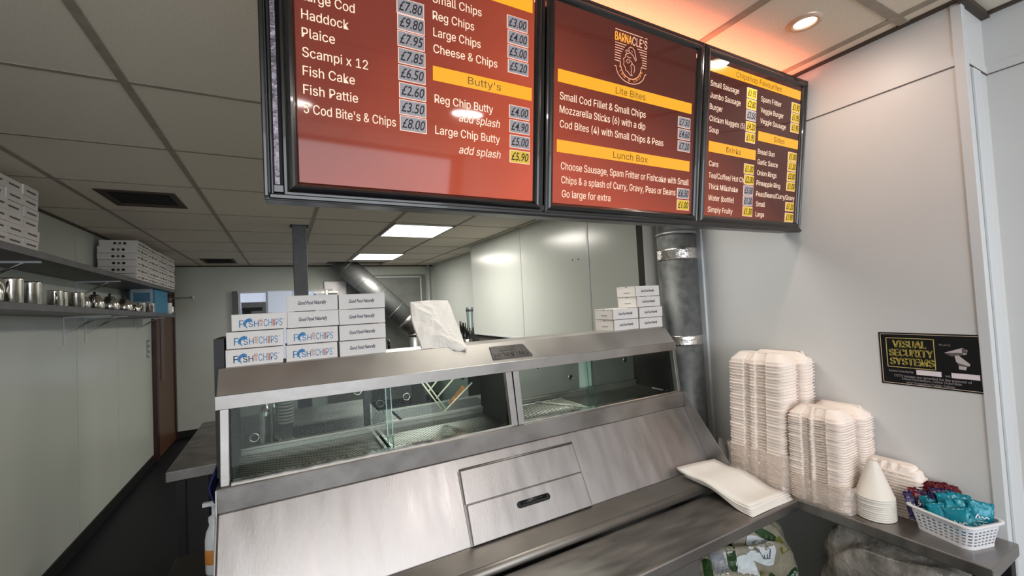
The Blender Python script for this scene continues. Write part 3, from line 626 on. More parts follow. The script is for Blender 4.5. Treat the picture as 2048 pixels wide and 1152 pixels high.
# ================================================================== DUCTS, POLE
t = thing('flue_duct', 'fat vertical spiral-steel flue between the range end and the right wall', 'duct', (1.562, 1.313, 0))
MB().tube([(1.562, 1.313, 0), (1.562, 1.313, H + .262)], .083, 40).build('duct_pipe', galv, t)
MB().tube([(1.562, 1.313, H + .262), (1.562, 1.313, H + .268), (1.562, 1.313, H + .274)], [.0845, .0875, .0845], 40).tube([(1.562, 1.313, H + .27), (1.562, 1.313, CZ - .001)], .081, 40).build('upper_sleeve', galv_fine, t)
for z0, z1 in ((.152, .200), (-.222, -.180)):
    mb = MB(); k = 7; mb.tube([(1.562, 1.313, H + z0 + (z1 - z0) * i / k) for i in range(k + 1)], [.0842 + random.uniform(0, .0012) for i in range(k + 1)], 40); mb.build('foil_band', foil, t)
t = thing('diagonal_duct', 'smooth steel duct slanting down from the ceiling hole at the back', 'duct', (2.0, 7.1, 0))
P0, P1 = Vector((.80, 7.24, H + .82)), Vector((1.80, 7.08, H - .18))
MB().tube([P0, P1], .175, 36).build('slanting_duct', galv_fine, t)
mb = MB(); dv = (P1 - P0).normalized()
for k in (.12, .36, .60, .84):
    c = P0.lerp(P1, k); mb.tube([c - dv * .008, c, c + dv * .008], [.1755, .179, .1755], 36)
mb.build('seam_ring', galv_fine, t)
mb = MB(); mb.tube([P1 - dv * .01, P1 + dv * .05, P1 + dv * .10 + Vector((.0, 0, -.02)), Vector((1.93, 7.06, H - .36)), Vector((1.95, 7.06, H - .44))], [.178, .178, .165, .13, .12], 36); mb.build('elbow', steel_soft, t)
mb = MB(); mb.tube([(1.95, 7.06, .05), (1.95, 7.06, H - .44)], .112, 30); mb.tube([(1.95, 7.06, H - .47), (1.95, 7.06, H - .43)], .125, 30); mb.build('down_pipe', galv_fine, t)
t = thing('ceiling_post', 'grey square steel post dropping from a gap in the ceiling tiles', 'post', (.14, 4.15, 0))
MB().box(.088, .198, 4.10, 4.21, 0, CZ + .02).build('post_tube', galv, t, bevel=.004)
MB().box(.070, .215, 4.085, 4.225, CZ - .003, CZ + .01).build('tile_gap', dark_recess, t)

# ================================================================== STEEL TABLE, SIDE SHELF
t = thing('steel_table', 'low steel prep table left of the frying range', 'table', (0, 3.3, 0))
MB().box(-.555, .62, 2.80, 3.95, H - .835, H - .78).build('table_top', steel_soft, t, bevel=.004)
for x, y in ((-.50, 2.86), (.56, 2.86), (-.50, 3.88), (.56, 3.88)): MB().box(x - .02, x + .02, y - .02, y + .02, 0, H - .835).build('leg', mat('dark_leg', (58, 57, 58), .5, .6), t, bevel=.002)
t = thing('side_shelf', 'small steel shelf low on the left side of the range', 'shelf', (-.23, 1.4, H - .72))
MB().box(-.30, -.153, 1.18, 1.62, H - .72, H - .705).build('shelf_plate', mat('dark_shelf', (70, 68, 66), .5, .6), t, bevel=.002); MB().box(-.168, -.152, 1.2, 1.6, H - .80, H - .72).build('bracket', steel_dark, t)
t = thing('pump_bottle', 'white squeezy bottle with an orange label, by the left side of the range', 'bottle', (-.186, 1.47, H - .705))
MB().lathe([(.0001, 0), (.021, 0), (.023, .006), (.023, .09), (.020, .112), (.013, .128), (.012, .14)], (-.186, 1.47, H - .705)).build('bottle_body', white_trim, t)
MB().lathe([(.0232, .030), (.0236, .031), (.0236, .068), (.0232, .069)], (-.186, 1.47, H - .705)).build('label_band', mat('orange_label', (206, 130, 56), .5), t)
MB().lathe([(.014, .138), (.014, .152), (.006, .156), (.006, .180), (.010, .182), (.010, .192), (.0001, .194)], (-.186, 1.47, H - .705)).box(-.212, -.186, 1.464, 1.476, H - .522, H - .512).build('pump_head', white_trim, t)
o = MB(); vs = []
for i in range(7):
    for j in range(5): vs.append((-.155 - .014 * math.sin(j * .8) - .006 * math.sin(i * 1.7), 1.27 + .02 * i, H - .46 + .022 * j + .008 * math.sin(i * 2 + j)))
o.add(vs, [(i * 5 + j, i * 5 + j + 1, i * 5 + j + 6, i * 5 + j + 5) for i in range(6) for j in range(4)], 0, True)
tag(rebase(o.build('cloth', mat('blue_cloth', (24, 34, 92), .8), solid=.004, sub=1)), 'blue cloth tucked against the left end of the range', 'cloth')

# ================================================================== WALL SHELVES AND WHAT STANDS ON THEM
def US(y): return H + .394 - .0135 * (y - 2.72)
def LS(y): return H + .122 - .0165 * (y - 2.72)
for nm, fn, lb in (('upper', US, 'upper long grey wall shelf, stacked with white cartons'), ('lower', LS, 'lower long grey wall shelf, lined with steel teapots')):
    t = thing('wall_shelf', lb, 'shelf', (-1.25, 4, fn(4) - .04), 'long wall shelves')
    mb = MB(); y0, y1 = 1.2, 6.2
    mb.prism([(XL + .001, y0, fn(y0)), (-1.10, y0, fn(y0)), (-1.10, y0, fn(y0) - .037), (XL + .001, y0, fn(y0) - .037)], (0, y1 - y0, fn(y1) - fn(y0)))
    mb.build('shelf_board', mat('grey_shelf', (104, 102, 104), .45, .3, noise=.15, nscale=10), t, bevel=.002)
    for y in ((1.9, 3.2, 4.46, 5.75) if nm == 'upper' else (2.3, 4.24, 4.62, 5.9)):
        mb = MB(); mb.box(XL + .001, XL + .008, y - .010, y + .010, fn(y) - .235, fn(y) - .037); mb.box(XL + .001, -1.14, y - .008, y + .008, fn(y) - .047, fn(y) - .037)
        mb.prism([(XL + .006, y - .003, fn(y) - .15), (-1.2, y - .003, fn(y) - .045), (-1.215, y - .003, fn(y) - .045), (XL + .006, y - .003, fn(y) - .165)], (0, .006, 0)); mb.build('bracket', white_trim, t)
# cartons on the upper shelf
slotm = mat('grey_print', (96, 92, 94), .7)
def carton(w, d, h, marks):
    mb = MB(); mb.box(-d, 0, 0, w, 0, h * .97, 0); mb.box(-d - .0005, .0012, -.0008, w + .0008, h * .62, h * .965, 0)
    if marks == 'slot':
        mb.box(.0011, .0018, w * .18, w * .80, h * .40, h * .56, 1)
    else:
        mb.box(.0011, .0018, w * .08, w * .30, h * .40, h * .55, 1); mb.box(.0011, .0018, w * .62, w * .92, h * .40, h * .55, 1)
        for k in (.42, .52): mb.tube([(.0011, w * k, h * .48), (.0018, w * k, h * .48)], h * .22, 12, 1)
        for k in (.40, .53, .66): mb.tube([(-d * (1 - k) , -.0008, h * .5), (-d * (1 - k), -.0016, h * .5)], h * .20, 12, 2 if k != .53 else 1)
    return mb
pz = carton(.142, .22, .0535, 'slot').build('takeaway_carton', [card, slotm], bevel=.001)
tag(pz, '', 'carton', 'cartons stacked near on the upper shelf')
ordn = ['bottom', 'second', 'third', 'fourth', 'fifth', 'top']
first = True
for ci, (yy, cn) in enumerate(((2.685, 'column cut by the photo edge'), (2.83, 'middle column'), (2.975, 'right-hand column'))):
    for r in range(6):
        o = pz if first else pz.copy()
        if not first: C.objects.link(o)
        first = False
        o.location = (-1.118 + random.uniform(-.006, .004), yy + random.uniform(-.006, .006) - (.006 if r > 3 else 0), US(yy + .15) + .0535 * r + .001 * ci)
        o.rotation_euler = (-.0135, 0, 0)
        o['label'] = 'white carton, %s in the %s of the near stack' % (ordn[r], cn)
pz2 = carton(.365, .255, .0575, 'logo').build('pizza_carton', [card, slotm, dark_recess], bevel=.001)
tag(pz2, '', 'carton', 'pizza cartons stacked far on the upper shelf')
first = True
for ci, (yy, cn) in enumerate(((4.80, 'nearest column'), (5.172, 'second column'), (5.545, 'third column'), (5.82, 'farthest column'))):
    for r in range(6):
        o = pz2 if first else pz2.copy()
        if not first: C.objects.link(o)
        first = False
        o.location = (-1.116 + random.uniform(-.006, .003), yy + random.uniform(-.004, .004) + (0 if r < 5 else .03) * (ci == 0), US(yy + .2) + .0585 * r + .003)
        if ci == 3: o.scale = (1, .98, 1); o.location.y = 5.918 - .002
        o.rotation_euler = (-.0135, 0, random.uniform(-.004, .004))
        o['label'] = 'flat white pizza carton, %s in the %s of the far stack' % (ordn[r], cn)
# teapots and jugs
def jug(name, label, cat, r, h, y, x=-1.19, spout=False, lid=False, hang=0, dome=False, group='steel teapots and jugs on the lower shelf'):
    z = LS(y) + .002; c = (x, y, z)
    t = thing(name, label, cat, c, group)
    if dome: prof = [(.0001, 0), (r * .92, 0), (r, h * .08), (r * 1.02, h * .40), (r * .9, h * .66), (r * .62, h * .82), (r * .58, h * .86)]
    else: prof = [(.0001, 0), (r * .97, 0), (r, h * .03), (r, h * .93), (r * 1.04, h), (r * .95, h), (r * .95, h * .9), (.0001, h * .88)]
    MB().lathe(prof, c).build('body', chrome, t)
    if lid:
        MB().lathe([(r * .66, h * .84), (r * .62, h * .92), (r * .3, h), (.0001, h * 1.02)], c).build('lid', chrome, t)
        MB().lathe([(.0001, h * 1.0), (r * .1, h * 1.02), (r * .2, h * 1.10), (r * .14, h * 1.18), (.0001, h * 1.2)], c, 12).build('knob', blackm, t)
    a = Vector((math.sin(hang) * .5 + .0, math.cos(hang), 0)).normalized(); mb = MB(); pts = []
    for i in range(11):
        q = -PI / 2 * .95 + PI * .95 * i / 10; pts.append(Vector(c) + a * (r * .93 + r * .75 * math.cos(q)) + Vector((0, 0, h * .5 + h * .33 * math.sin(q))))
    mb.tube(pts, r * .13, 10); mb.build('handle', chrome, t)
    if spout:
        b = -a; mb = MB(); mb.tube([Vector(c) + b * r * .9 + Vector((0, 0, h * .35)), Vector(c) + b * r * 1.35 + Vector((0, 0, h * .55)), Vector(c) + b * r * 1.65 + Vector((0, 0, h * .85))], [r * .3, r * .2, r * .13], 12); mb.build('spout', chrome, t)
    return t
jug('teapot', 'shiny steel teapot cut by the left edge, nearest on the lower shelf', 'teapot', .044, .12, 2.86, lid=True, dome=True, hang=.4)
jug('steel_canister', 'tallest plain steel canister, second from the near end of the lower shelf', 'canister', .042, .130, 3.04, hang=2.8)
jug('steel_canister', 'tall steel canister with a big loop handle, third along the lower shelf', 'canister', .043, .126, 3.22, hang=.25)
jug('steel_mug', 'squat steel mug just behind the tall handled canister', 'mug', .034, .098, 3.50, hang=2.4)
jug('steel_mug', 'squat steel mug in the middle of the mug trio', 'mug', .034, .096, 3.60, x=-1.2, hang=-.4)
jug('steel_mug', 'squat steel mug last of the mug trio, next to the round jug', 'mug', .038, .096, 3.70, x=-1.16, hang=-.9)
jug('milk_jug', 'round-bellied steel jug between the mugs and the lidded teapots', 'jug', .046, .094, 3.87, spout=True, dome=True)
jug('teapot', 'lidded steel teapot with a straight body, first of the lidded three', 'teapot', .052, .108, 4.10, lid=True, hang=2.7, dome=True)
jug('teapot', 'lidded steel teapot in the middle of the lidded three', 'teapot', .056, .112, 4.40, lid=True, dome=True, hang=.3)
jug('teapot', 'lidded steel teapot with a wide loop handle, last of the lidded three', 'teapot', .056, .110, 4.74, lid=True, spout=False, dome=True, hang=.2)
jug('milk_jug', 'small dark-looking steel jug beyond the lidded teapots', 'jug', .042, .078, 5.02, hang=2.5, dome=True)
jug('steel_mug', 'small steel mug left of the blue box', 'mug', .040, .090, 5.20, hang=2.6)
jug('steel_mug', 'small steel mug touching the blue box', 'mug', .040, .090, 5.34, x=-1.15, hang=-.5)
t = thing('blue_box', 'blue and white cardboard box standing at the far end of the lower shelf', 'box', (-1.22, 5.72, LS(5.7)))
MB().box(-1.33, -1.135, 5.46, 6.0, LS(5.5) + .001, LS(5.5) + .238).build('box_body', mat('blue_print', (52, 132, 170), .5), t, bevel=.002)
MB().box(-1.32, -1.15, 5.457, 5.46, LS(5.5) + .02, LS(5.5) + .25, 0).box(-1.30, -1.17, 5.455, 5.4575, LS(5.5) + .12, LS(5.5) + .21, 1).build('printed_side', [mat('pale_blue_print', (178, 190, 198), .5), mat('mid_blue_print', (70, 120, 150), .5)], t)
z = LS(6.07); t = thing('sauce_bottle', 'white bottle with a dark cap next to the blue box', 'bottle', (-1.155, 6.075, z))
MB().lathe([(.0001, 0), (.042, 0), (.045, .02), (.045, .12), (.03, .155)], (-1.155, 6.075, z)).build('body', white_trim, t); MB().lathe([(.042, .125), (.046, .14), (.046, .21), (.02, .225), (.0001, .225)], (-1.155, 6.075, z)).build('cap', mat('dark_red_cap', (52, 26, 28), .4), t)
z = LS(6.16); t = thing('steel_shaker', 'small steel shaker on the very end of the lower shelf', 'shaker', (-1.135, 6.165, z))
MB().lathe([(.0001, 0), (.024, 0), (.026, .03), (.022, .06)], (-1.135, 6.165, z)).build('body', chrome, t); MB().lathe([(.023, .06), (.025, .065), (.022, .09), (.0001, .10)], (-1.135, 6.165, z)).build('lid', chrome, t)
t = thing('wall_rod', 'thin grey rod sticking out past the shelf ends', 'rod', (-1.0, 6.30, H + .24))
MB().tube([(XL + .001, 6.26, H + .24), (-.95, 6.26, H + .255)], .009, 10).build('rod', galv, t); MB().tube([(-.95, 6.26, H + .255), (-.935, 6.26, H + .256)], .016, 10).build('tip', white_trim, t)

# ================================================================== CARTONS ON THE HOOD
BW, BD, BHH = .1275, .115, .0435
def fish_print(mb, w):
    F = lambda x, z: Vector((x, -.0008, z)); ux, uz = (1, 0, 0), (0, 0, 1)
    put_text(mb, 'F', F(.0165, .0085), ux, uz, .0185, .0095, 0, 0, .01)
    put_text(mb, 'SH', F(.037, .0085), ux, uz, .0155, .0225, 0, 0, .01)
    put_text(mb, 'AND', F(.0695, .0095), (0, 0, 1), (-1, 0, 0), .0085, .019, 1, 0, .0)
    put_text(mb, 'CH', F(.0712, .0085), ux, uz, .0185, .0185, 0, 0, .0)
    for x in (.0915, .0945): mb.add([F(x, .0085), F(x + .002, .0085), F(x + .002, .027), F(x, .027)], [(0, 1, 2, 3)], 1)
    put_text(mb, 'PS', F(.0985, .0085), ux, uz, .0185, .0155, 0, 0, .0)
    put_text(mb, 'TM', F(.1155, .0245), ux, uz, .002, .004, 2)
    body = [(.0250, .0205), (.0275, .0250), (.0320, .0290), (.0375, .0315), (.0425, .0305), (.0462, .0275), (.0440, .0268), (.0462, .0250), (.0420, .0238), (.0385, .0225), (.0345, .0215), (.0320, .0185), (.0312, .0140), (.0335, .0085), (.0350, .0050), (.0310, .0080), (.0285, .0120), (.0265, .0090), (.0258, .0140)]
    mb.add([F(x, z) for x, z in body], [list(range(len(body)))], 0)
    mb.tube([F(.0425, .0285) - Vector((0, .0001, 0)), F(.0425, .0285) - Vector((0, .0003, 0))], .0007, 8, 3)
def food_print(mb, w, k=1.0):
    put_text(mb, 'Good Food Naturally', (w * .21 if k == 1 else w * .22, -.0008, .017), (1, 0, 0.012), (0, 0, 1), .0095, w * .56, 2, .28, .022, 'L', None, True)
def food_box(name, kind, w, label, group):
    t = thing(name, label, 'carton', (0, 0, 0), group)
    mb = MB(); h = BHH; mb.box(0, w, 0, BD, 0, h - .0015, 0); mb.box(-.0007, w + .0007, .006, BD, h - .005, h - .001, 0)
    mb.box(.004, w - .004, -.0004, .0006, .0012, h - .0035, 0); mb.box(-.0004, .0, .002, .0055, .0, h - .002, 1); mb.box(w * .60, w * .72, .0002, .004, h - .0016, h - .0004, 1)
    mb.build('carton_body', [card, card_edge], t, bevel=.0006)
    mb = MB(); (fish_print if kind == 'fish' else food_print)(mb, w); mb.build('front_print', [blue_ink, red_ink, navy_ink, card], t)
    mb = MB(); X = -.0008
    for q in range(7): poly_line(mb, [(.030 + q * .0055, .0155 + .0006 * (q % 2)), (.0342 + q * .0055, .0160)], .0022, lambda a, b: Vector((X, BD * .90 - a, b)))
    mb.lathe([(.0001, 0), (.003, 0)], (0, 0, 0), 10)
    nvs = len(mb.v); cc = [Vector((X, BD * .5 - v[0], h - .004 + v[1] * .8)) for v in mb.v[-20:]]
    mb.v[-20:] = [tuple(c) for c in cc]
    mb.build('side_print', [navy_ink], t)
    return t
protoF = food_box('food_carton', 'fish', BW, '', 'cartons piled on the left end of the hood')
protoG = food_box('food_carton', 'food', BW, '', 'cartons piled on the left end of the hood')
HY = 1.293
usedp = {}
def place_box(proto, x, row, z0, y=HY, rz=0, label='', group=None):
    loc = (x, y, z0 + row * (BHH + .0012)); 
    if proto.name not in usedp:
        usedp[proto.name] = 1; proto.location = loc; proto.rotation_euler = (0, 0, rz); proto['label'] = label
        if group: proto['group'] = group
        return proto
    return dup(proto, loc, (0, 0, rz), label, group)
def topz(x): return H - .1265 + hz(x)
for r, (dx, rz) in enumerate(((-.1315, .004), (-.1295, -.004), (-.1175, .012))):
    place_box(protoF, dx, r, topz(-.07), HY + (.0, .002, .004)[r], rz, 'white carton with blue fish-and-chips print, %s of the left column' % ('bottom', 'middle', 'top')[r])
for r, (p, dx, rz) in enumerate(((protoF, .0035, .004), (protoF, .0065, 0), (protoG, .0095, -.012), (protoG, .0085, -.07))):
    place_box(p, dx, r, topz(.07), HY + (0, .002, .001, .006)[r], rz, 'white carton with %s print, %s of the middle column' % ('blue fish-and-chips' if p is protoF else 'dark script', ('bottom', 'second', 'third', 'top')[r]))
for r, (dx, rz) in enumerate(((.1375, .006), (.1380, -.006), (.1390, .008), (.1395, -.004))):
    place_box(protoG, dx, r, topz(.2), HY + (.001, .0, .003, .002)[r], rz, 'white carton with dark script print, %s of the third column' % ('bottom', 'second', 'third', 'top')[r])
protoR = food_box('food_carton', 'food', .132, '', 'cartons piled on the right end of the hood')
for r, dx in enumerate((1.158, 1.155)):
    place_box(protoR, dx, r, topz(1.22) + .0005, 1.298, (.01, -.01)[r], 'white script carton on the %s of the right pile, at its left' % ('bottom row', 'second row')[r], 'cartons piled on the right end of the hood')
for r, dx in enumerate((1.294, 1.296, 1.288, 1.284)):
    place_box(protoR, dx, r, topz(1.36) + .0005, 1.297, (.008, -.006, .006, -.008)[r], 'white script carton, %s of the tall right-hand column by the flue' % ('bottom', 'second', 'third', 'top')[r], 'cartons piled on the right end of the hood')

# white paper bag standing on the hood
mb = MB(); N_ = 14
out = [(.366, .019), (.430, .022), (.493, .019), (.499, -.02), (.505, -.06), (.511, -.10), (.515, -.139), (.498, -.144), (.481, -.147), (.455, -.137), (.43, -.132), (.400, -.129), (.372, -.128), (.367, -.09), (.360, -.040), (.363, -.01)]
cxx, czz = .435, -.06
def bagy(x, z):
    f = max(0, min(1, (.02 - z) / .16)); y = 1.375 - .085 * f
    d = (x - .36) * .6 + (z + .04); y -= .006 if d < 0 else 0
    y += .004 * math.sin(60 * x + 40 * z) * f + .003 * math.sin(110 * x - 70 * z)
    if x > .47: y -= (x - .47) * .35 * f
    return y
rings = []
for k in (1, .86, .66, .44, .22): 
    R_ = []
    for i in range(len(out) * 2):
        a = Vector(out[i // 2]); b = Vector(out[(i // 2 + 1) % len(out)]); p = a if i % 2 == 0 else (a + b) / 2
        x = cxx + (p.x - cxx) * k; z = czz + (p.y - czz) * k; R_.append((x, bagy(x, z) - (.012 * (1 - k * k)), H + z))
    rings.append(R_)
mb.rings(rings, 0, False, False, True)
mb2 = MB(); mb2.rings([[(x, y + .006 + .018 * (1 - ((x - cxx) ** 2 + (z - H - czz) ** 2) / .012 if (x - cxx) ** 2 + (z - H - czz) ** 2 < .012 else 0), z) for x, y, z in R_] for R_ in rings], 0, False, False, True)
mb.add(mb2.v, mb2.f)
n_ = len(out) * 2; mb.add([], [])
for j in range(n_): mb.f.append([j, (j + 1) % n_, len(mb2.v) + (j + 1) % n_, len(mb2.v) + j]); mb.mi.append(0); mb.sm.append(False)
tag(rebase(mb.build('paper_bag', paper)), 'crumpled white paper bag standing upright on the hood', 'bag')

# ================================================================== STAFF SIDE, BEHIND THE HOOD
t = thing('staff_shelf', 'narrow steel shelf on the staff side behind the hood', 'shelf', (.65, 1.62, H - .2))
MB().box(.25, 1.10, 1.50, 1.74, H - .215, H - .20).build('shelf_plate', steel_soft, t, bevel=.002)
for x in (.27, 1.08): MB().box(x - .01, x + .01, 1.70, 1.73, H - .462, H - .215).build('support', steel_soft, t)
tag(rebase(MB().tube([(.337, 1.58, H - .2), (.335, 1.58, H - .155)], .007, 8).tube([(.335, 1.58, H - .155), (.334, 1.58, H - .112)], .005, 8).build('marker_pen', blackm)), 'black marker pen standing behind the cartons, left of the paper bag', 'pen')
t = thing('utensil_pot', 'pot of black-handled utensils just right of the paper bag', 'utensils', (.655, 1.63, H - .2))
MB().lathe([(.0001, 0), (.022, 0), (.024, .06), (.022, .06), (.021, .005)], (.655, 1.63, H - .2)).build('pot', chrome, t)
for i, (dx, h, r) in enumerate(((-.016, .135, .007), (-.004, .128, .010), (.010, .105, .009), (.014, .07, .006))):
    MB().tube([(.655 + dx * .4, 1.63, H - .195), (.655 + dx, 1.63, H - .2 + h * .5), (.655 + dx * 1.2, 1.63, H - .2 + h)], [.003, r, r * .7], 8).build('handle', blackm, t)
t = thing('glass_bottle', 'clear glass bottle behind the utensils on the staff side', 'bottle', (.69, 1.66, H - .2))
MB().lathe([(.0001, 0), (.015, 0), (.0155, .10), (.013, .13), (.014, .165), (.0155, .18), (.0155, .19)], (.69, 1.66, H - .2)).build('bottle_body', bottle_glass, t); MB().lathe([(.0145, .172), (.0158, .174), (.0158, .18), (.0145, .182)], (.69, 1.66, H - .2)).build('neck_ring', grey_dk, t)
t = thing('back_fryer', 'dark fryer cabinet below the proud cladding on the kitchen side wall', 'fryer', (2.2, 4.4, 0))
mb = MB(); pr = [(5.50, 0), (5.50, H - .38), (5.47, H - .335), (5.40, H - .315), (5.14, H - .33), (5.14, H - .392), (2.2, H - .392), (2.2, 0)]
mb.prism([(2.21, y, z) for y, z in pr], (.235, 0, 0)); mb.build('cabinet', mat('dark_enamel', (58, 54, 50), .5), t, bevel=.006)
MB().box(2.19, 2.21, 2.5, 5.0, H - .50, H - .44).build('front_rail', steel_dark, t)
tag(rebase(MB().prism([(2.25, 5.30, H - .325), (2.25, 5.16, H - .33), (2.25, 5.16, H - .24)], (.006, 0, 0)).build('red_flag', mat('red_plastic', (190, 60, 54), .5))), 'small red pointed tag on the dark fryer corner', 'tag')
# nested cups seen through the display glass
t = None
for i in range(15):
    z = H - .4615 + (.052 if i else 0) + .0115 * i
    mb = MB(); mb.lathe([(.0235, .058), (.0250, .060), (.0250, .064), (.0235, .065), (.0175, .002), (.0001, 0)][::-1] if 1 else [], (-.003, 1.76, z - .052), 20)
    o = mb.build('foam_cup', cup_m); rebase(o)
    tag(o, 'pale foam cup, %s in the nested stack behind the display glass' % ('bottom one' if i == 0 else 'number %d from the bottom' % (i + 1)), 'cup', 'nested foam cups behind the display')
for i, (x, y, h) in enumerate(((-.065, 1.74, .15), (-.04, 1.80, .17))):
    t = thing('steel_shaker', ('shorter', 'taller')[i] + ' steel shaker beside the nested cups, behind the display glass', 'shaker', (x, y, H - .462), 'shakers behind the display')
    MB().lathe([(.0001, 0), (.018, 0), (.019, .01), (.017, h * .7)], (x, y, H - .462)).build('body', chrome, t); MB().lathe([(.018, h * .7), (.019, h * .75), (.012, h * .95), (.0001, h)], (x, y, H - .462)).build('lid', chrome, t)

# ================================================================== CCTV SIGN
t = thing('security_sign', 'black CCTV security notice with gold border on the right wall', 'sign', (XN, .52, H - .31))
def sg(y, z, off=0): return Vector((XN - .001 - off, y, H + z))    # text runs towards -y
YA, YZ, ZT, ZB = .6385, .405, -.152, -.312
MB().box(XN - .0015, XN - .0002, YZ, YA, H + ZB, H + ZT).build('plate', sign_black, t)
def sline(mb, y0, y1, z0, z1, wd, mi): 
    for a in ((y0, y1, z1 - wd, z1), (y0, y1, z0, z0 + wd), (y0, y0 + wd, z0, z1), (y1 - wd, y1, z0, z1)): mb.box(XN - .0022, XN - .0015, a[0], a[1], H + a[2], H + a[3], mi)
mb = MB(); sline(mb, YZ + .004, YA - .004, ZB + .004, ZT - .004, .0013, 0); mb.build('border', sign_cream, t)
WS, HS = YA - YZ, ZT - ZB
def fy(u): return YA - u * WS
def fz(v): return ZT - v * HS
mb = MB(); sline(mb, fy(.555), fy(.075), fz(.665), fz(.10), .0016, 0); mb.build('title_box', sign_gold, t)
mb = MB()
for tx, v, a, b in (('VISUAL', .28, .15, .475), ('SECURITY', .445, .105, .535), ('SYSTEMS', .61, .11, .54)):
    put_text(mb, tx, sg(fy(a), fz(v), .0012), (0, -1, 0), (0, 0, 1), .0205, (b - a) * WS, 0, 0, .035)
mb.build('title_lettering', mat('sign_yellow', (236, 214, 110), .4), t)
mb = MB()
for tx, v, a, b, h in (('01642', .215, .60, .70, .0055), ('Scheme Controlled by', .755, .085, .335, .0058), ('tel:', .768, .635, .68, .0058), ('CCTV images are recorded for the purpose of', .845, .14, .86, .0068), ('Crime Prevention, Crime Detection', .895, .215, .77, .0062), ('and Promoting Public Safety', .955, .26, .71, .0062)):
    mb = MB(); put_text(mb, tx, sg(fy(a), fz(v), .0012), (0, -1, 0), (0, 0, 1), h, (b - a) * WS, 0, 0, .02); mb.build('small_print', sign_pink, t)
for a, b in ((.365, .60), (.69, .93)): MB().box(XN - .0023, XN - .0015, fy(b), fy(a), H + fz(.775), H + fz(.685), 0).build('blank_box', sign_pink, t)
mb = MB()
def camp(L, mi): mb.add([sg(fy(u), fz(v), .0012 + .0002 * mi) for u, v in L], [list(range(len(L)))], mi)
camp([(.64, .335), (.80, .235), (.845, .27), (.835, .345), (.70, .39)], 0); camp([(.64, .335), (.70, .39), (.81, .35), (.80, .32)], 1); camp([(.795, .245), (.835, .255), (.84, .33), (.80, .325)], 1)
camp([(.73, .37), (.76, .36), (.86, .51), (.85, .55), (.77, .53), (.74, .48)], 0); camp([(.76, .55), (.83, .55), (.82, .62), (.76, .61)], 0); camp([(.75, .50), (.85, .545), (.83, .56), (.76, .55)], 1)
mb.build('camera_picture', [grey_lt, grey_dk], t)

# ================================================================== ON THE COUNTER
CT = H - .690
# loose stack of white paper bags
def sheet(cor, zf, th):
    A, B, C_, D = [Vector((*c, 0)) for c in cor]; nu, nv = 6, 14; top = []; bot = []
    for j in range(nv + 1):
        for i in range(nu + 1):
            u, v = i / nu, j / nv; p = (A * (1 - u) + B * u) * (1 - v) + (D * (1 - u) + C_ * u) * v
            z = zf(u, v); top.append((p.x, p.y, z + th)); bot.append((p.x, p.y, z))
    n1 = len(top); q = lambda i, j: j * (nu + 1) + i; fs = []
    for j in range(nv):
        for i in range(nu):
            fs.append((q(i, j), q(i + 1, j), q(i + 1, j + 1), q(i, j + 1))); fs.append((n1 + q(i, j), n1 + q(i, j + 1), n1 + q(i + 1, j + 1), n1 + q(i + 1, j)))
    edge_ = [q(i, 0) for i in range(nu)] + [q(nu, j) for j in range(nv)] + [q(i, nv) for i in range(nu, 0, -1)] + [q(0, j) for j in range(nv, 0, -1)]
    for k in range(len(edge_)): a, b = edge_[k], edge_[(k + 1) % len(edge_)]; fs.append((a, b, n1 + b, n1 + a))
    return MB().add(top + bot, fs, 0, True)
# A near-left, B near-right, C far-right, D far-left; the far end rides up over the service shelf
NB = 7
for k in range(NB):
    f = k / (NB - 1); dx = random.uniform(-.007, .007)
    lo = (0, .004, .010, .006, .014, .010, .020)[k]
    cor = [(1.238 + lo * .8 + dx * .3, .822 + lo * .9), (1.450 + .006 * f - lo * .3, .820 + lo * 1.1), (1.452 - .030 * f, 1.070 + .012 * f), (1.252 + lo * .5 - .034 * f, 1.080 + .016 * f)]
    def zf(u, v, k=k, f=f):
        y = .83 + .26 * v; s_ = max(0, min(1, (y - .86) / .14)); s_ = s_ * s_ * (3 - 2 * s_)
        return CT + .0012 + .033 * s_ + .0034 * k * (1 - .3 * u) + max(0, v - .8) * .06 * f + .0012 * math.sin(5 * u + 6 * v + k)
    o = sheet(cor, zf, .0012).build('paper_bag', paper); rebase(o)
    tag(o, ('flat white paper bag, topmost of the pile lying on the counter', 'flat white paper bag at the very bottom of the counter pile')[k == 0] if k in (0, NB - 1) else 'flat white paper bag, %s from the bottom of the counter pile' % ('', 'second', 'third', 'fourth', 'fifth', 'sixth')[k], 'paper bag', 'white paper bags piled on the counter')
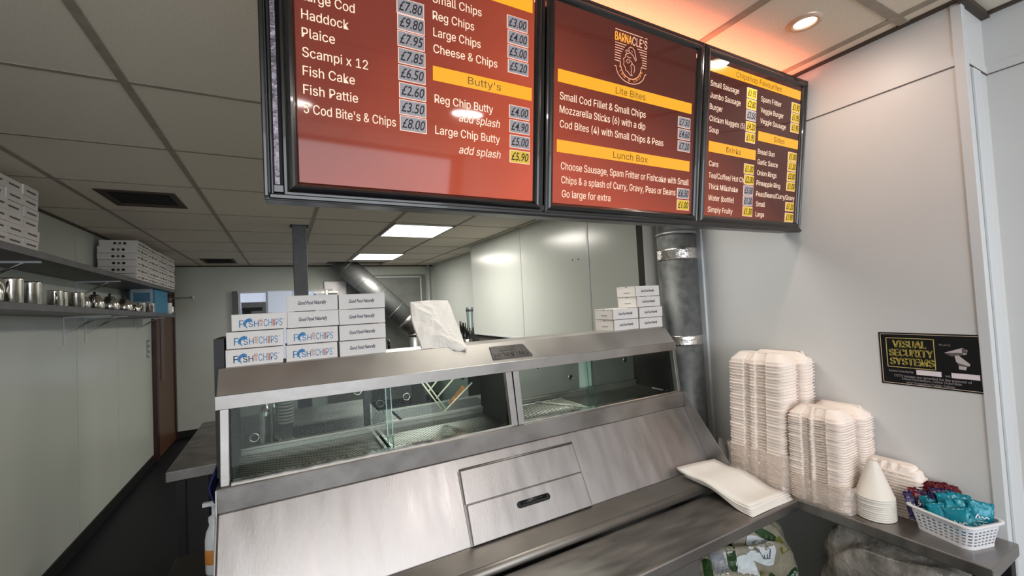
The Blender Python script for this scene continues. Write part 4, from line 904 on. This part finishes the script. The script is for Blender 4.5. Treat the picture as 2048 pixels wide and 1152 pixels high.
# moulded food boxes, opened flat and nested upside down: front half (base) and rear half (lid)
def half_outline(x0, x1, y0, y1, inset, rib, d):
    # runs round the half; two grooves in the face towards the counter front
    x0 += inset; x1 -= inset; y0 += inset; y1 -= inset; r = .022; L = y1 - y0; P = []
    def arc(cx, cy, a0): return [(cx + r * math.cos(math.radians(a0 + 18 * i)), cy + r * math.sin(math.radians(a0 + 18 * i))) for i in range(6)]
    P += arc(x1 - r, y1 - r, 0) + arc(x0 + r, y1 - r, 90)
    if rib:
        for yc, hw_ in ((y0 + L * .64, .011), (y0 + L * .40, .017)):
            P += [(x0, yc + hw_ + .004), (x0 + d, yc + hw_), (x0 + d, yc - hw_), (x0, yc - hw_ - .004)]
    P += arc(x0 + r, y0 + r, 180) + arc(x1 - r, y0 + r, 270)
    return P
def tray(mb, x0, x1, y0, y1, h, rib=True, lip=.004):
    R = lambda ins, z, d: [(x, y, z) for x, y in half_outline(x0, x1, y0, y1, ins, rib, d)]
    mb.rings([R(0, 0, .010), R(0, .0028, .010), R(lip, .0035, .012), R(lip + .001, h * .36, .013), R(lip + .020, h * .92, .008), R(lip + .024, h, .004)], 0, False, False, True)
    mb.rings([R(.0015, -.0004, .010), R(lip + .0025, .001, .012), R(lip + .022, h * .88, .006)], 0, False, False, True)
def clamshell(LY, h, nm):
    t = thing(nm, '', 'food box', (0, 0, 0))
    mb = MB(); tray(mb, 0, .103, -LY / 2, LY / 2, h); mb.box(.099, .109, -LY / 2 + .02, LY / 2 - .02, .0002, .0022); mb.build('base', pulp, t)
    mb = MB(); tray(mb, .105, .185, -LY / 2 - .012, LY / 2 - .014, h, False); mb.build('lid', pulp, t)
    for yc in (-LY * .22, LY * .2): MB().box(.007, .0085, yc - .014, yc + .014, h * .36, h * .40).build('locking_tab', pulp, t)
    return t
def stack(LY, h, n, pitch, x, y, lean, lbl, group):
    p = clamshell(LY, h, 'food_box')
    for i in range(n):
        f = i / (n - 1); loc = (x + random.uniform(-.0015, .0015), y + lean * f + random.uniform(-.0012, .0012), CT + .0015 + pitch * i); rot = (0, 0, random.uniform(-.008, .008))
        lb = ('bottom' if i == 0 else 'top' if i == n - 1 else 'number %d from the bottom' % (i + 1)) + lbl
        if i == 0: p.location = loc; p.rotation_euler = rot; p['label'] = 'open beige food box, ' + lb; p['group'] = group; o = p
        else: o = dup(p, loc, rot, 'open beige food box, ' + lb, group)
stack(.208, .040, 40, .01085, 1.470, .957, -.022, ' of the taller nested stack', 'food boxes in the taller stack')
stack(.168, .036, 34, .0080, 1.474, .764, -.006, ' of the shorter nested stack', 'food boxes in the shorter stack')
def wrap(x0, x1, y0, y1, z1, label):
    mb = MB(); R_ = []
    for k in range(6):
        z = CT + .001 + z1 * k / 5; pts = rrect(x0, x1, y0, y1, .03, 6); R_.append([(x + random.uniform(-.004, .003), y + random.uniform(-.004, .004), z + (random.uniform(-.008, .008) if k else 0)) for x, y in pts])
    mb.rings(R_, 0, True); return tag(rebase(mb.build('plastic_wrap', cling, sub=1)), label, 'plastic wrap')
wrap(1.462, 1.657, .838, 1.066, .125, 'clear wrap round the foot of the taller food box stack')
wrap(1.464, 1.657, .664, .834, .078, 'clear wrap round the foot of the shorter food box stack')
mb = MB(); vs = []
for i in range(9):
    for j in range(6):
        a = i / 8; b = j / 5; vs.append((1.435 + .10 * a, 1.085 + .012 * math.sin(7 * a + 5 * b), CT + .055 + .065 * b * math.sin(PI * (.25 + .75 * a)) + .010 * math.sin(9 * a + 4 * b)))
mb.add(vs, [(i * 6 + j, i * 6 + j + 1, i * 6 + j + 7, i * 6 + j + 6) for i in range(8) for j in range(5)], 0, True)
tag(rebase(mb.build('loose_wrap', poly, sub=1)), 'loose crumpled clear film behind the taller food box stack', 'plastic film')
# nested paper cones
for i in range(11):
    z = CT + .001 + .0060 * i
    o = MB().lathe([(.0465, .0), (.0475, .001), (.0475, .0035), (.0460, .0045), (.0125, .100), (.0105, .1025), (.0001, .103)], (0, 0, 0), 40).build('paper_cone', cup_m); o.location = (1.538 + random.uniform(-.0006, .0006), .632, z)
    tag(o, 'upturned white paper cone cup, ' + ('bottom of the pile' if i == 0 else 'topmost and whole in view' if i == 10 else 'number %d from the bottom of the pile' % (i + 1)), 'cup', 'nested paper cone cups')
# nested trays by the wall
def tray_mesh():
    mb = MB(); x0, x1, y0, y1 = -.030, .030, -.082, .082
    def R(ins, z, d):
        P = []; X0, X1, Y0, Y1 = x0 + ins, x1 - ins, y0 + ins, y1 - ins
        P = rrect(X0, X1, Y0, Y1, .014, 4); out_ = []
        L = Y1 - Y0
        for q in P: out_.append((q[0], q[1], z))
        k = 10
        seg = []
        for j in range(9): yy = Y1 - .014 - (L - .028) * (j + 1) / 10; seg.append((X0 + (d if j % 2 else 0), yy, z))
        return out_[:k] + seg + out_[k:]
    mb.rings([R(0, 0, 0), R(0, .003, 0), R(.004, .004, .0), R(.008, .022, .006), R(.014, .026, .005)], 0, False, False, True)
    return mb
tr = tray_mesh().build('food_tray', pulp); nT = 15
for i in range(nT):
    o = tr if i == 0 else tr.copy()
    if i: C.objects.link(o)
    o.location = (1.617, .622 + (0.0 if i < nT - 1 else .012), CT + .001 + .0086 * i + (.004 if i == nT - 1 else 0)); o.rotation_euler = (0.0 if i < nT - 1 else .03, 0, 0.02 if i < nT - 1 else .06)
    tag(o, 'beige ribbed food tray, ' + ('bottom of the nested pile by the wall' if i == 0 else 'askew on top of the nested pile by the wall' if i == nT - 1 else 'number %d up in the nested pile by the wall' % (i + 1)), 'tray', 'nested food trays by the wall')
# basket of sauce sachets
Lb, Wb, Hb = .145, .118, .062
bc = Vector((1.581, .476, CT)); ang = math.radians(-17)
T_ = Matrix.Translation(bc) @ Matrix.Rotation(ang, 4, 'Z')
bk = thing('basket', 'white slotted plastic basket full of sauce sachets, at the counter end', 'basket', tuple(bc)); 
def bpt(u, v, z): return tuple(T_ @ Vector((u, v, z)))
mb = MB(); nper = 64
def rr(ins, z): return [bpt(x, y, z) for x, y in rrect(-Wb / 2 + ins, Wb / 2 - ins, -Lb / 2 + ins, Lb / 2 - ins, .022, 15)]
lev = [(.010, 0), (.0095, .009), (.0085, .0135), (.0078, .0175), (.0070, .022), (.0063, .026), (.0056, .0305), (.005, .0345), (.0042, .039), (.0034, .043), (.0026, .0475), (.0012, Hb - .004)]
RR = [rr(a, z) for a, z in lev]; n_ = len(RR[0]); vs = [p for r_ in RR for p in r_]; fs = []
# even slots: resample each ring by arc length
def resample(ring, m):
    P = [Vector(p) for p in ring] + [Vector(ring[0])]; L = [0]
    for i in range(len(P) - 1): L.append(L[-1] + (P[i + 1] - P[i]).length)
    out_ = []; k = 0
    for j in range(m):
        d = L[-1] * j / m
        while L[k + 1] < d: k += 1
        f = (d - L[k]) / max(1e-9, L[k + 1] - L[k]); out_.append(tuple(P[k].lerp(P[k + 1], f)))
    return out_
M2 = 108; RR = [resample(r_, M2) for r_ in RR]; vs = [p for r_ in RR for p in r_]
for i in range(len(RR) - 1):
    for j in range(M2):
        if i % 2 == 1 and i < 10 and j % 3 != (0 if (i // 2) % 2 == 0 else 0): continue
        fs.append((i * M2 + j, i * M2 + (j + 1) % M2, (i + 1) * M2 + (j + 1) % M2, (i + 1) * M2 + j))
mb.add(vs, fs); mb.add([tuple(p) for p in RR[0]], [list(range(M2))])
mb.build('basket_wall', basket_m, bk, solid=.0016)
mb = MB(); o1 = resample(rr(-.001, Hb - .004), M2); o2 = resample(rr(-.006, Hb - .002), M2); o3 = resample(rr(-.006, Hb + .002), M2); o4 = resample(rr(.001, Hb + .003), M2); o5 = resample(rr(.002, Hb - .003), M2)
mb.rings([o1, o2, o3, o4, o5, o1], 0, True); mb.build('rim', basket_m, bk)
def sachet(m_, nm):
    mb = MB(); nu, nv = 8, 10; w_, l_ = .050, .066; top = []; bot = []
    for j in range(nv + 1):
        for i in range(nu + 1):
            u, v = i / nu * 2 - 1, j / nv * 2 - 1; e = max(0, 1 - (abs(v) / .80) ** 3) * max(0, 1 - abs(u) ** 3)
            y = .0065 * e + .0008 * math.sin(9 * u + 5 * v); z = (v + 1) / 2 * l_ + (.0016 if (abs(v) > .99 and i % 2) else 0)
            top.append((u * w_ / 2, -y - .0004, z)); bot.append((u * w_ / 2, y + .0004, z))
    n1 = len(top); q = lambda i, j: j * (nu + 1) + i; fs = []
    for j in range(nv):
        for i in range(nu): fs += [(q(i, j), q(i + 1, j), q(i + 1, j + 1), q(i, j + 1)), (n1 + q(i, j), n1 + q(i, j + 1), n1 + q(i + 1, j + 1), n1 + q(i + 1, j))]
    ed = [q(i, 0) for i in range(nu)] + [q(nu, j) for j in range(nv)] + [q(i, nv) for i in range(nu, 0, -1)] + [q(0, j) for j in range(nv, 0, -1)]
    for k in range(len(ed)): a, b = ed[k], ed[(k + 1) % len(ed)]; fs.append((a, b, n1 + b, n1 + a))
    mb.add(top + bot, fs, 0, True)
    F = lambda x, z: (x, -.0075 - .0006, z)
    poly_line(mb, [(-.013, .024), (-.009, .036), (-.005, .026), (-.001, .031), (.004, .027), (.008, .032), (.013, .029)], .0026, lambda x, z: Vector(F(x, z)), 1)
    poly_line(mb, [(-.010, .018), (.010, .020)], .0016, lambda x, z: Vector(F(x, z)), 1)
    return mb.build(nm, [m_, white_ink])
sp_t = sachet(teal, 'sauce_sachet'); sp_m = sachet(maroon, 'sauce_sachet'); sp_n = sachet(purple, 'sauce_sachet')
S = []   # (proto, u, v, z, tilt, turn, colour word)
for k, (u, v, z) in enumerate(((-.026, .030, .014), (-.028, -.008, .018), (-.024, -.040, .018), (-.006, -.046, .016), (.016, -.046, .016), (-.010, .020, .024), (-.012, -.018, .027), (.010, -.030, .033), (.024, -.020, .035), (.020, .006, .036), (.022, -.044, .034), (.002, -.006, .040))): S.append((sp_t, u, v, z, 'teal'))
for u, v, z in ((-.020, .050, .034), (.004, .048, .044), (.028, .046, .046), (.020, .026, .048), (.040, .024, .044)): S.append((sp_m, u, v, z, 'maroon'))
for u, v, z in ((-.034, .058, .022), (-.030, .044, .030), (-.016, .034, .034), (-.038, .052, .014), (.006, .024, .040)): S.append((sp_n, u, v, z, 'dark purple'))
wh = {'teal': ['teal sachet at the left of the basket front', 'teal sachet second along the basket front edge', 'teal sachet at the near front corner of the basket', 'teal sachet in the middle of the basket short side', 'teal sachet at the right-hand end of the basket', 'teal sachet just behind the front row, next to purple ones', 'teal sachet in the middle of the basket, low', 'teal sachet leaning in the middle of the heap', 'teal sachet by the wall, right of the heap', 'teal sachet high in the heap, below the maroon ones', 'teal sachet sunk in the far right corner of the basket', 'topmost teal sachet in the centre of the heap'],
      'maroon': ['maroon sachet furthest left at the back of the basket', 'maroon sachet next to the left-hand maroon one, standing high', 'maroon sachet by the wall at the back left', 'maroon sachet in the middle of the back row', 'maroon sachet furthest right, by the wall'],
      'dark purple': ['dark purple sachet poking out at the far left of the basket', 'dark purple sachet below the leftmost maroon one', 'dark purple sachet between the maroon and teal sachets', 'dark purple sachet lowest at the left rim of the basket', 'dark purple sachet buried in the centre of the heap']}
cnt = {}; used_s = set()
for p, u, v, z, cw in S:
    o = p if p.name not in used_s else p.copy()
    if p.name in used_s: C.objects.link(o)
    used_s.add(p.name)
    k = cnt.get(cw, 0); cnt[cw] = k + 1
    o.location = bpt(u, v, z + .004); o.rotation_euler = (math.radians(-14 + random.uniform(-10, 8)), math.radians(random.uniform(-22, 22)), math.radians(-62 + random.uniform(-28, 28)))
    tag(o, wh[cw][k], 'sachet', 'sauce sachets in the basket')

# ================================================================== PACKS UNDER THE COUNTER
def lump(c, rx, ry, rz, seed, amp=.10, pw=.75, m_=poly):
    rnd = random.Random(seed); ph = [(rnd.uniform(2, 7), rnd.uniform(2, 7), rnd.uniform(2, 6), rnd.uniform(0, 6)) for _ in range(7)]
    nu, nv = 56, 34; vs = []
    for j in range(nv + 1):
        th = PI * j / nv
        for i in range(nu):
            a = 2 * PI * i / nu; d = Vector((math.sin(th) * math.cos(a), math.sin(th) * math.sin(a), math.cos(th)))
            q = Vector([math.copysign(abs(v) ** pw, v) for v in d]); s_ = 1 + amp * sum(math.sin(k[0] * d.x * 2 + k[1] * d.y * 2 + k[2] * d.z * 2 + k[3]) for k in ph) / 3
            vs.append((c[0] + rx * q.x * s_, c[1] + ry * q.y * s_, max(c[2] + rz * q.z * s_, .332)))
    fs = [(j * nu + i, j * nu + (i + 1) % nu, (j + 1) * nu + (i + 1) % nu, (j + 1) * nu + i) for j in range(nv) for i in range(nu)]
    return MB().add(vs, fs, 0, True)
polyw = mat('shaded_milky_polythene', (136, 132, 116), .22, 0, noise=.22, nscale=9, bump=1.0, bscale=26, coat=.5)  # darkened film; the shade under the counter is in its colour
polyg = mat('grey_polythene', (140, 134, 128), .14, 0, noise=.5, nscale=16, bump=1.0, bscale=34, coat=.6)
green = mat('green_print', (30, 58, 24), .35, 0, noise=.25, nscale=20)
olive = mat('olive_print', (96, 100, 40), .35)
t = thing('printed_pack', 'plastic pack of food boxes with green printing, under the counter corner', 'pack', (1.36, .98, .33))
lm = lump((1.262, .935, H - 1.02), .225, .140, .275, 3, .05, .60); ob = lm.build('pack_film', polyw, t)
bv = BVHTree.FromPolygons([Vector(v) for v in lm.v], lm.f)
eye = Vector((.1, -.2, H)); tgt = Vector((1.252, .80, H - .79)); vd = (tgt - eye).normalized(); du = vd.cross(Vector((0, 0, 1))).normalized(); dv_ = du.cross(vd)
def proj_pack(x, y, off=.0015):
    o_ = tgt + du * x + dv_ * y - vd * .6
    h_ = bv.ray_cast(o_, vd)
    return h_[0] + h_[1] * (off if h_[1].dot(vd) < 0 else -off) if h_[0] is not None else None
def patch(mb, c, w_, h_, rot, mi, sub=8, off=.0015, rnd=0):
    cs, sn_ = math.cos(rot), math.sin(rot); vs = []
    for j in range(sub + 1):
        for i in range(sub + 1):
            x = (i / sub - .5) * w_; y = (j / sub - .5) * h_
            if rnd: y *= 1 - rnd * (2 * i / sub - 1) ** 4
            vs.append(proj_pack(c[0] + x * cs - y * sn_, c[1] + x * sn_ + y * cs, off))
    keep = lambda f: all(vs[q] is not None for q in f)
    fl = [f for f in [(j * (sub + 1) + i, j * (sub + 1) + i + 1, (j + 1) * (sub + 1) + i + 1, (j + 1) * (sub + 1) + i) for j in range(sub) for i in range(sub)] if keep(f)]
    mb.add([v if v is not None else tgt for v in vs], fl, mi)
def ptext(mb, s_, c, h_, rot, mi, off=.003):
    u_ = Vector((math.cos(rot), math.sin(rot), 0)); v_ = Vector((-math.sin(rot), math.cos(rot), 0))
    put_text(mb, s_, (c[0], c[1], 0), u_, v_, h_, None, mi, .1, .02, 'C', lambda p: proj_pack(p.x, p.y, off) or tgt)
mb = MB()
for c, w_, h_, r_ in (((-.100, -.005), .026, .105, .12), ((.118, .022), .030, .085, .22), ((.085, -.055), .115, .024, .85), ((.165, -.03), .05, .085, -.35), ((.015, .052), .065, .026, -.35), ((.0, -.085), .075, .030, .85), ((-.165, -.06), .025, .05, .1), ((.17, .06), .03, .06, .4)): patch(mb, c, w_, h_, r_, 0, rnd=.3)
patch(mb, (.060, .028), .040, .030, -1.0, 1); patch(mb, (-.015, -.075), .045, .030, .85, 1); patch(mb, (-.008, .006), .085, .070, -.25, 2, rnd=.3); patch(mb, (-.135, -.035), .04, .06, .3, 3); patch(mb, (-.055, -.055), .06, .09, .3, 2, rnd=.6)
ptext(mb, 'HP2', (.122, .022), .013, 1.3, 2); ptext(mb, 'HP2', (.092, -.060), .014, .85, 2); ptext(mb, 'HP2', (.004, -.092), .016, .85, 2)
PJ = lambda x, y: proj_pack(x, y, .003) or tgt
poly_line(mb, [(-.032, .020), (-.018, .030), (.004, .022), (.018, .012), (.014, -.012), (-.004, -.014), (-.016, .002), (-.030, .010), (-.032, .020)], .003, PJ, 4); poly_line(mb, [(-.004, .024), (-.002, -.012)], .003, PJ, 4); poly_line(mb, [(.006, .020), (.008, -.012)], .003, PJ, 4)
mb.build('green_printing', [green, olive, mat('white_print', (196, 204, 208), .35), mat('grey_print_patch', (120, 122, 128), .3), mat('grey_line', (90, 92, 104), .4)], t)
t = thing('clear_pack', 'clear plastic wrapped pack right of the green printed pack, under the counter', 'pack', (1.56, .60, .33))
lump((1.56, .60, H - 1.02), .093, .19, .275, 11, .07, .62).build('pack_film', polyg, t)
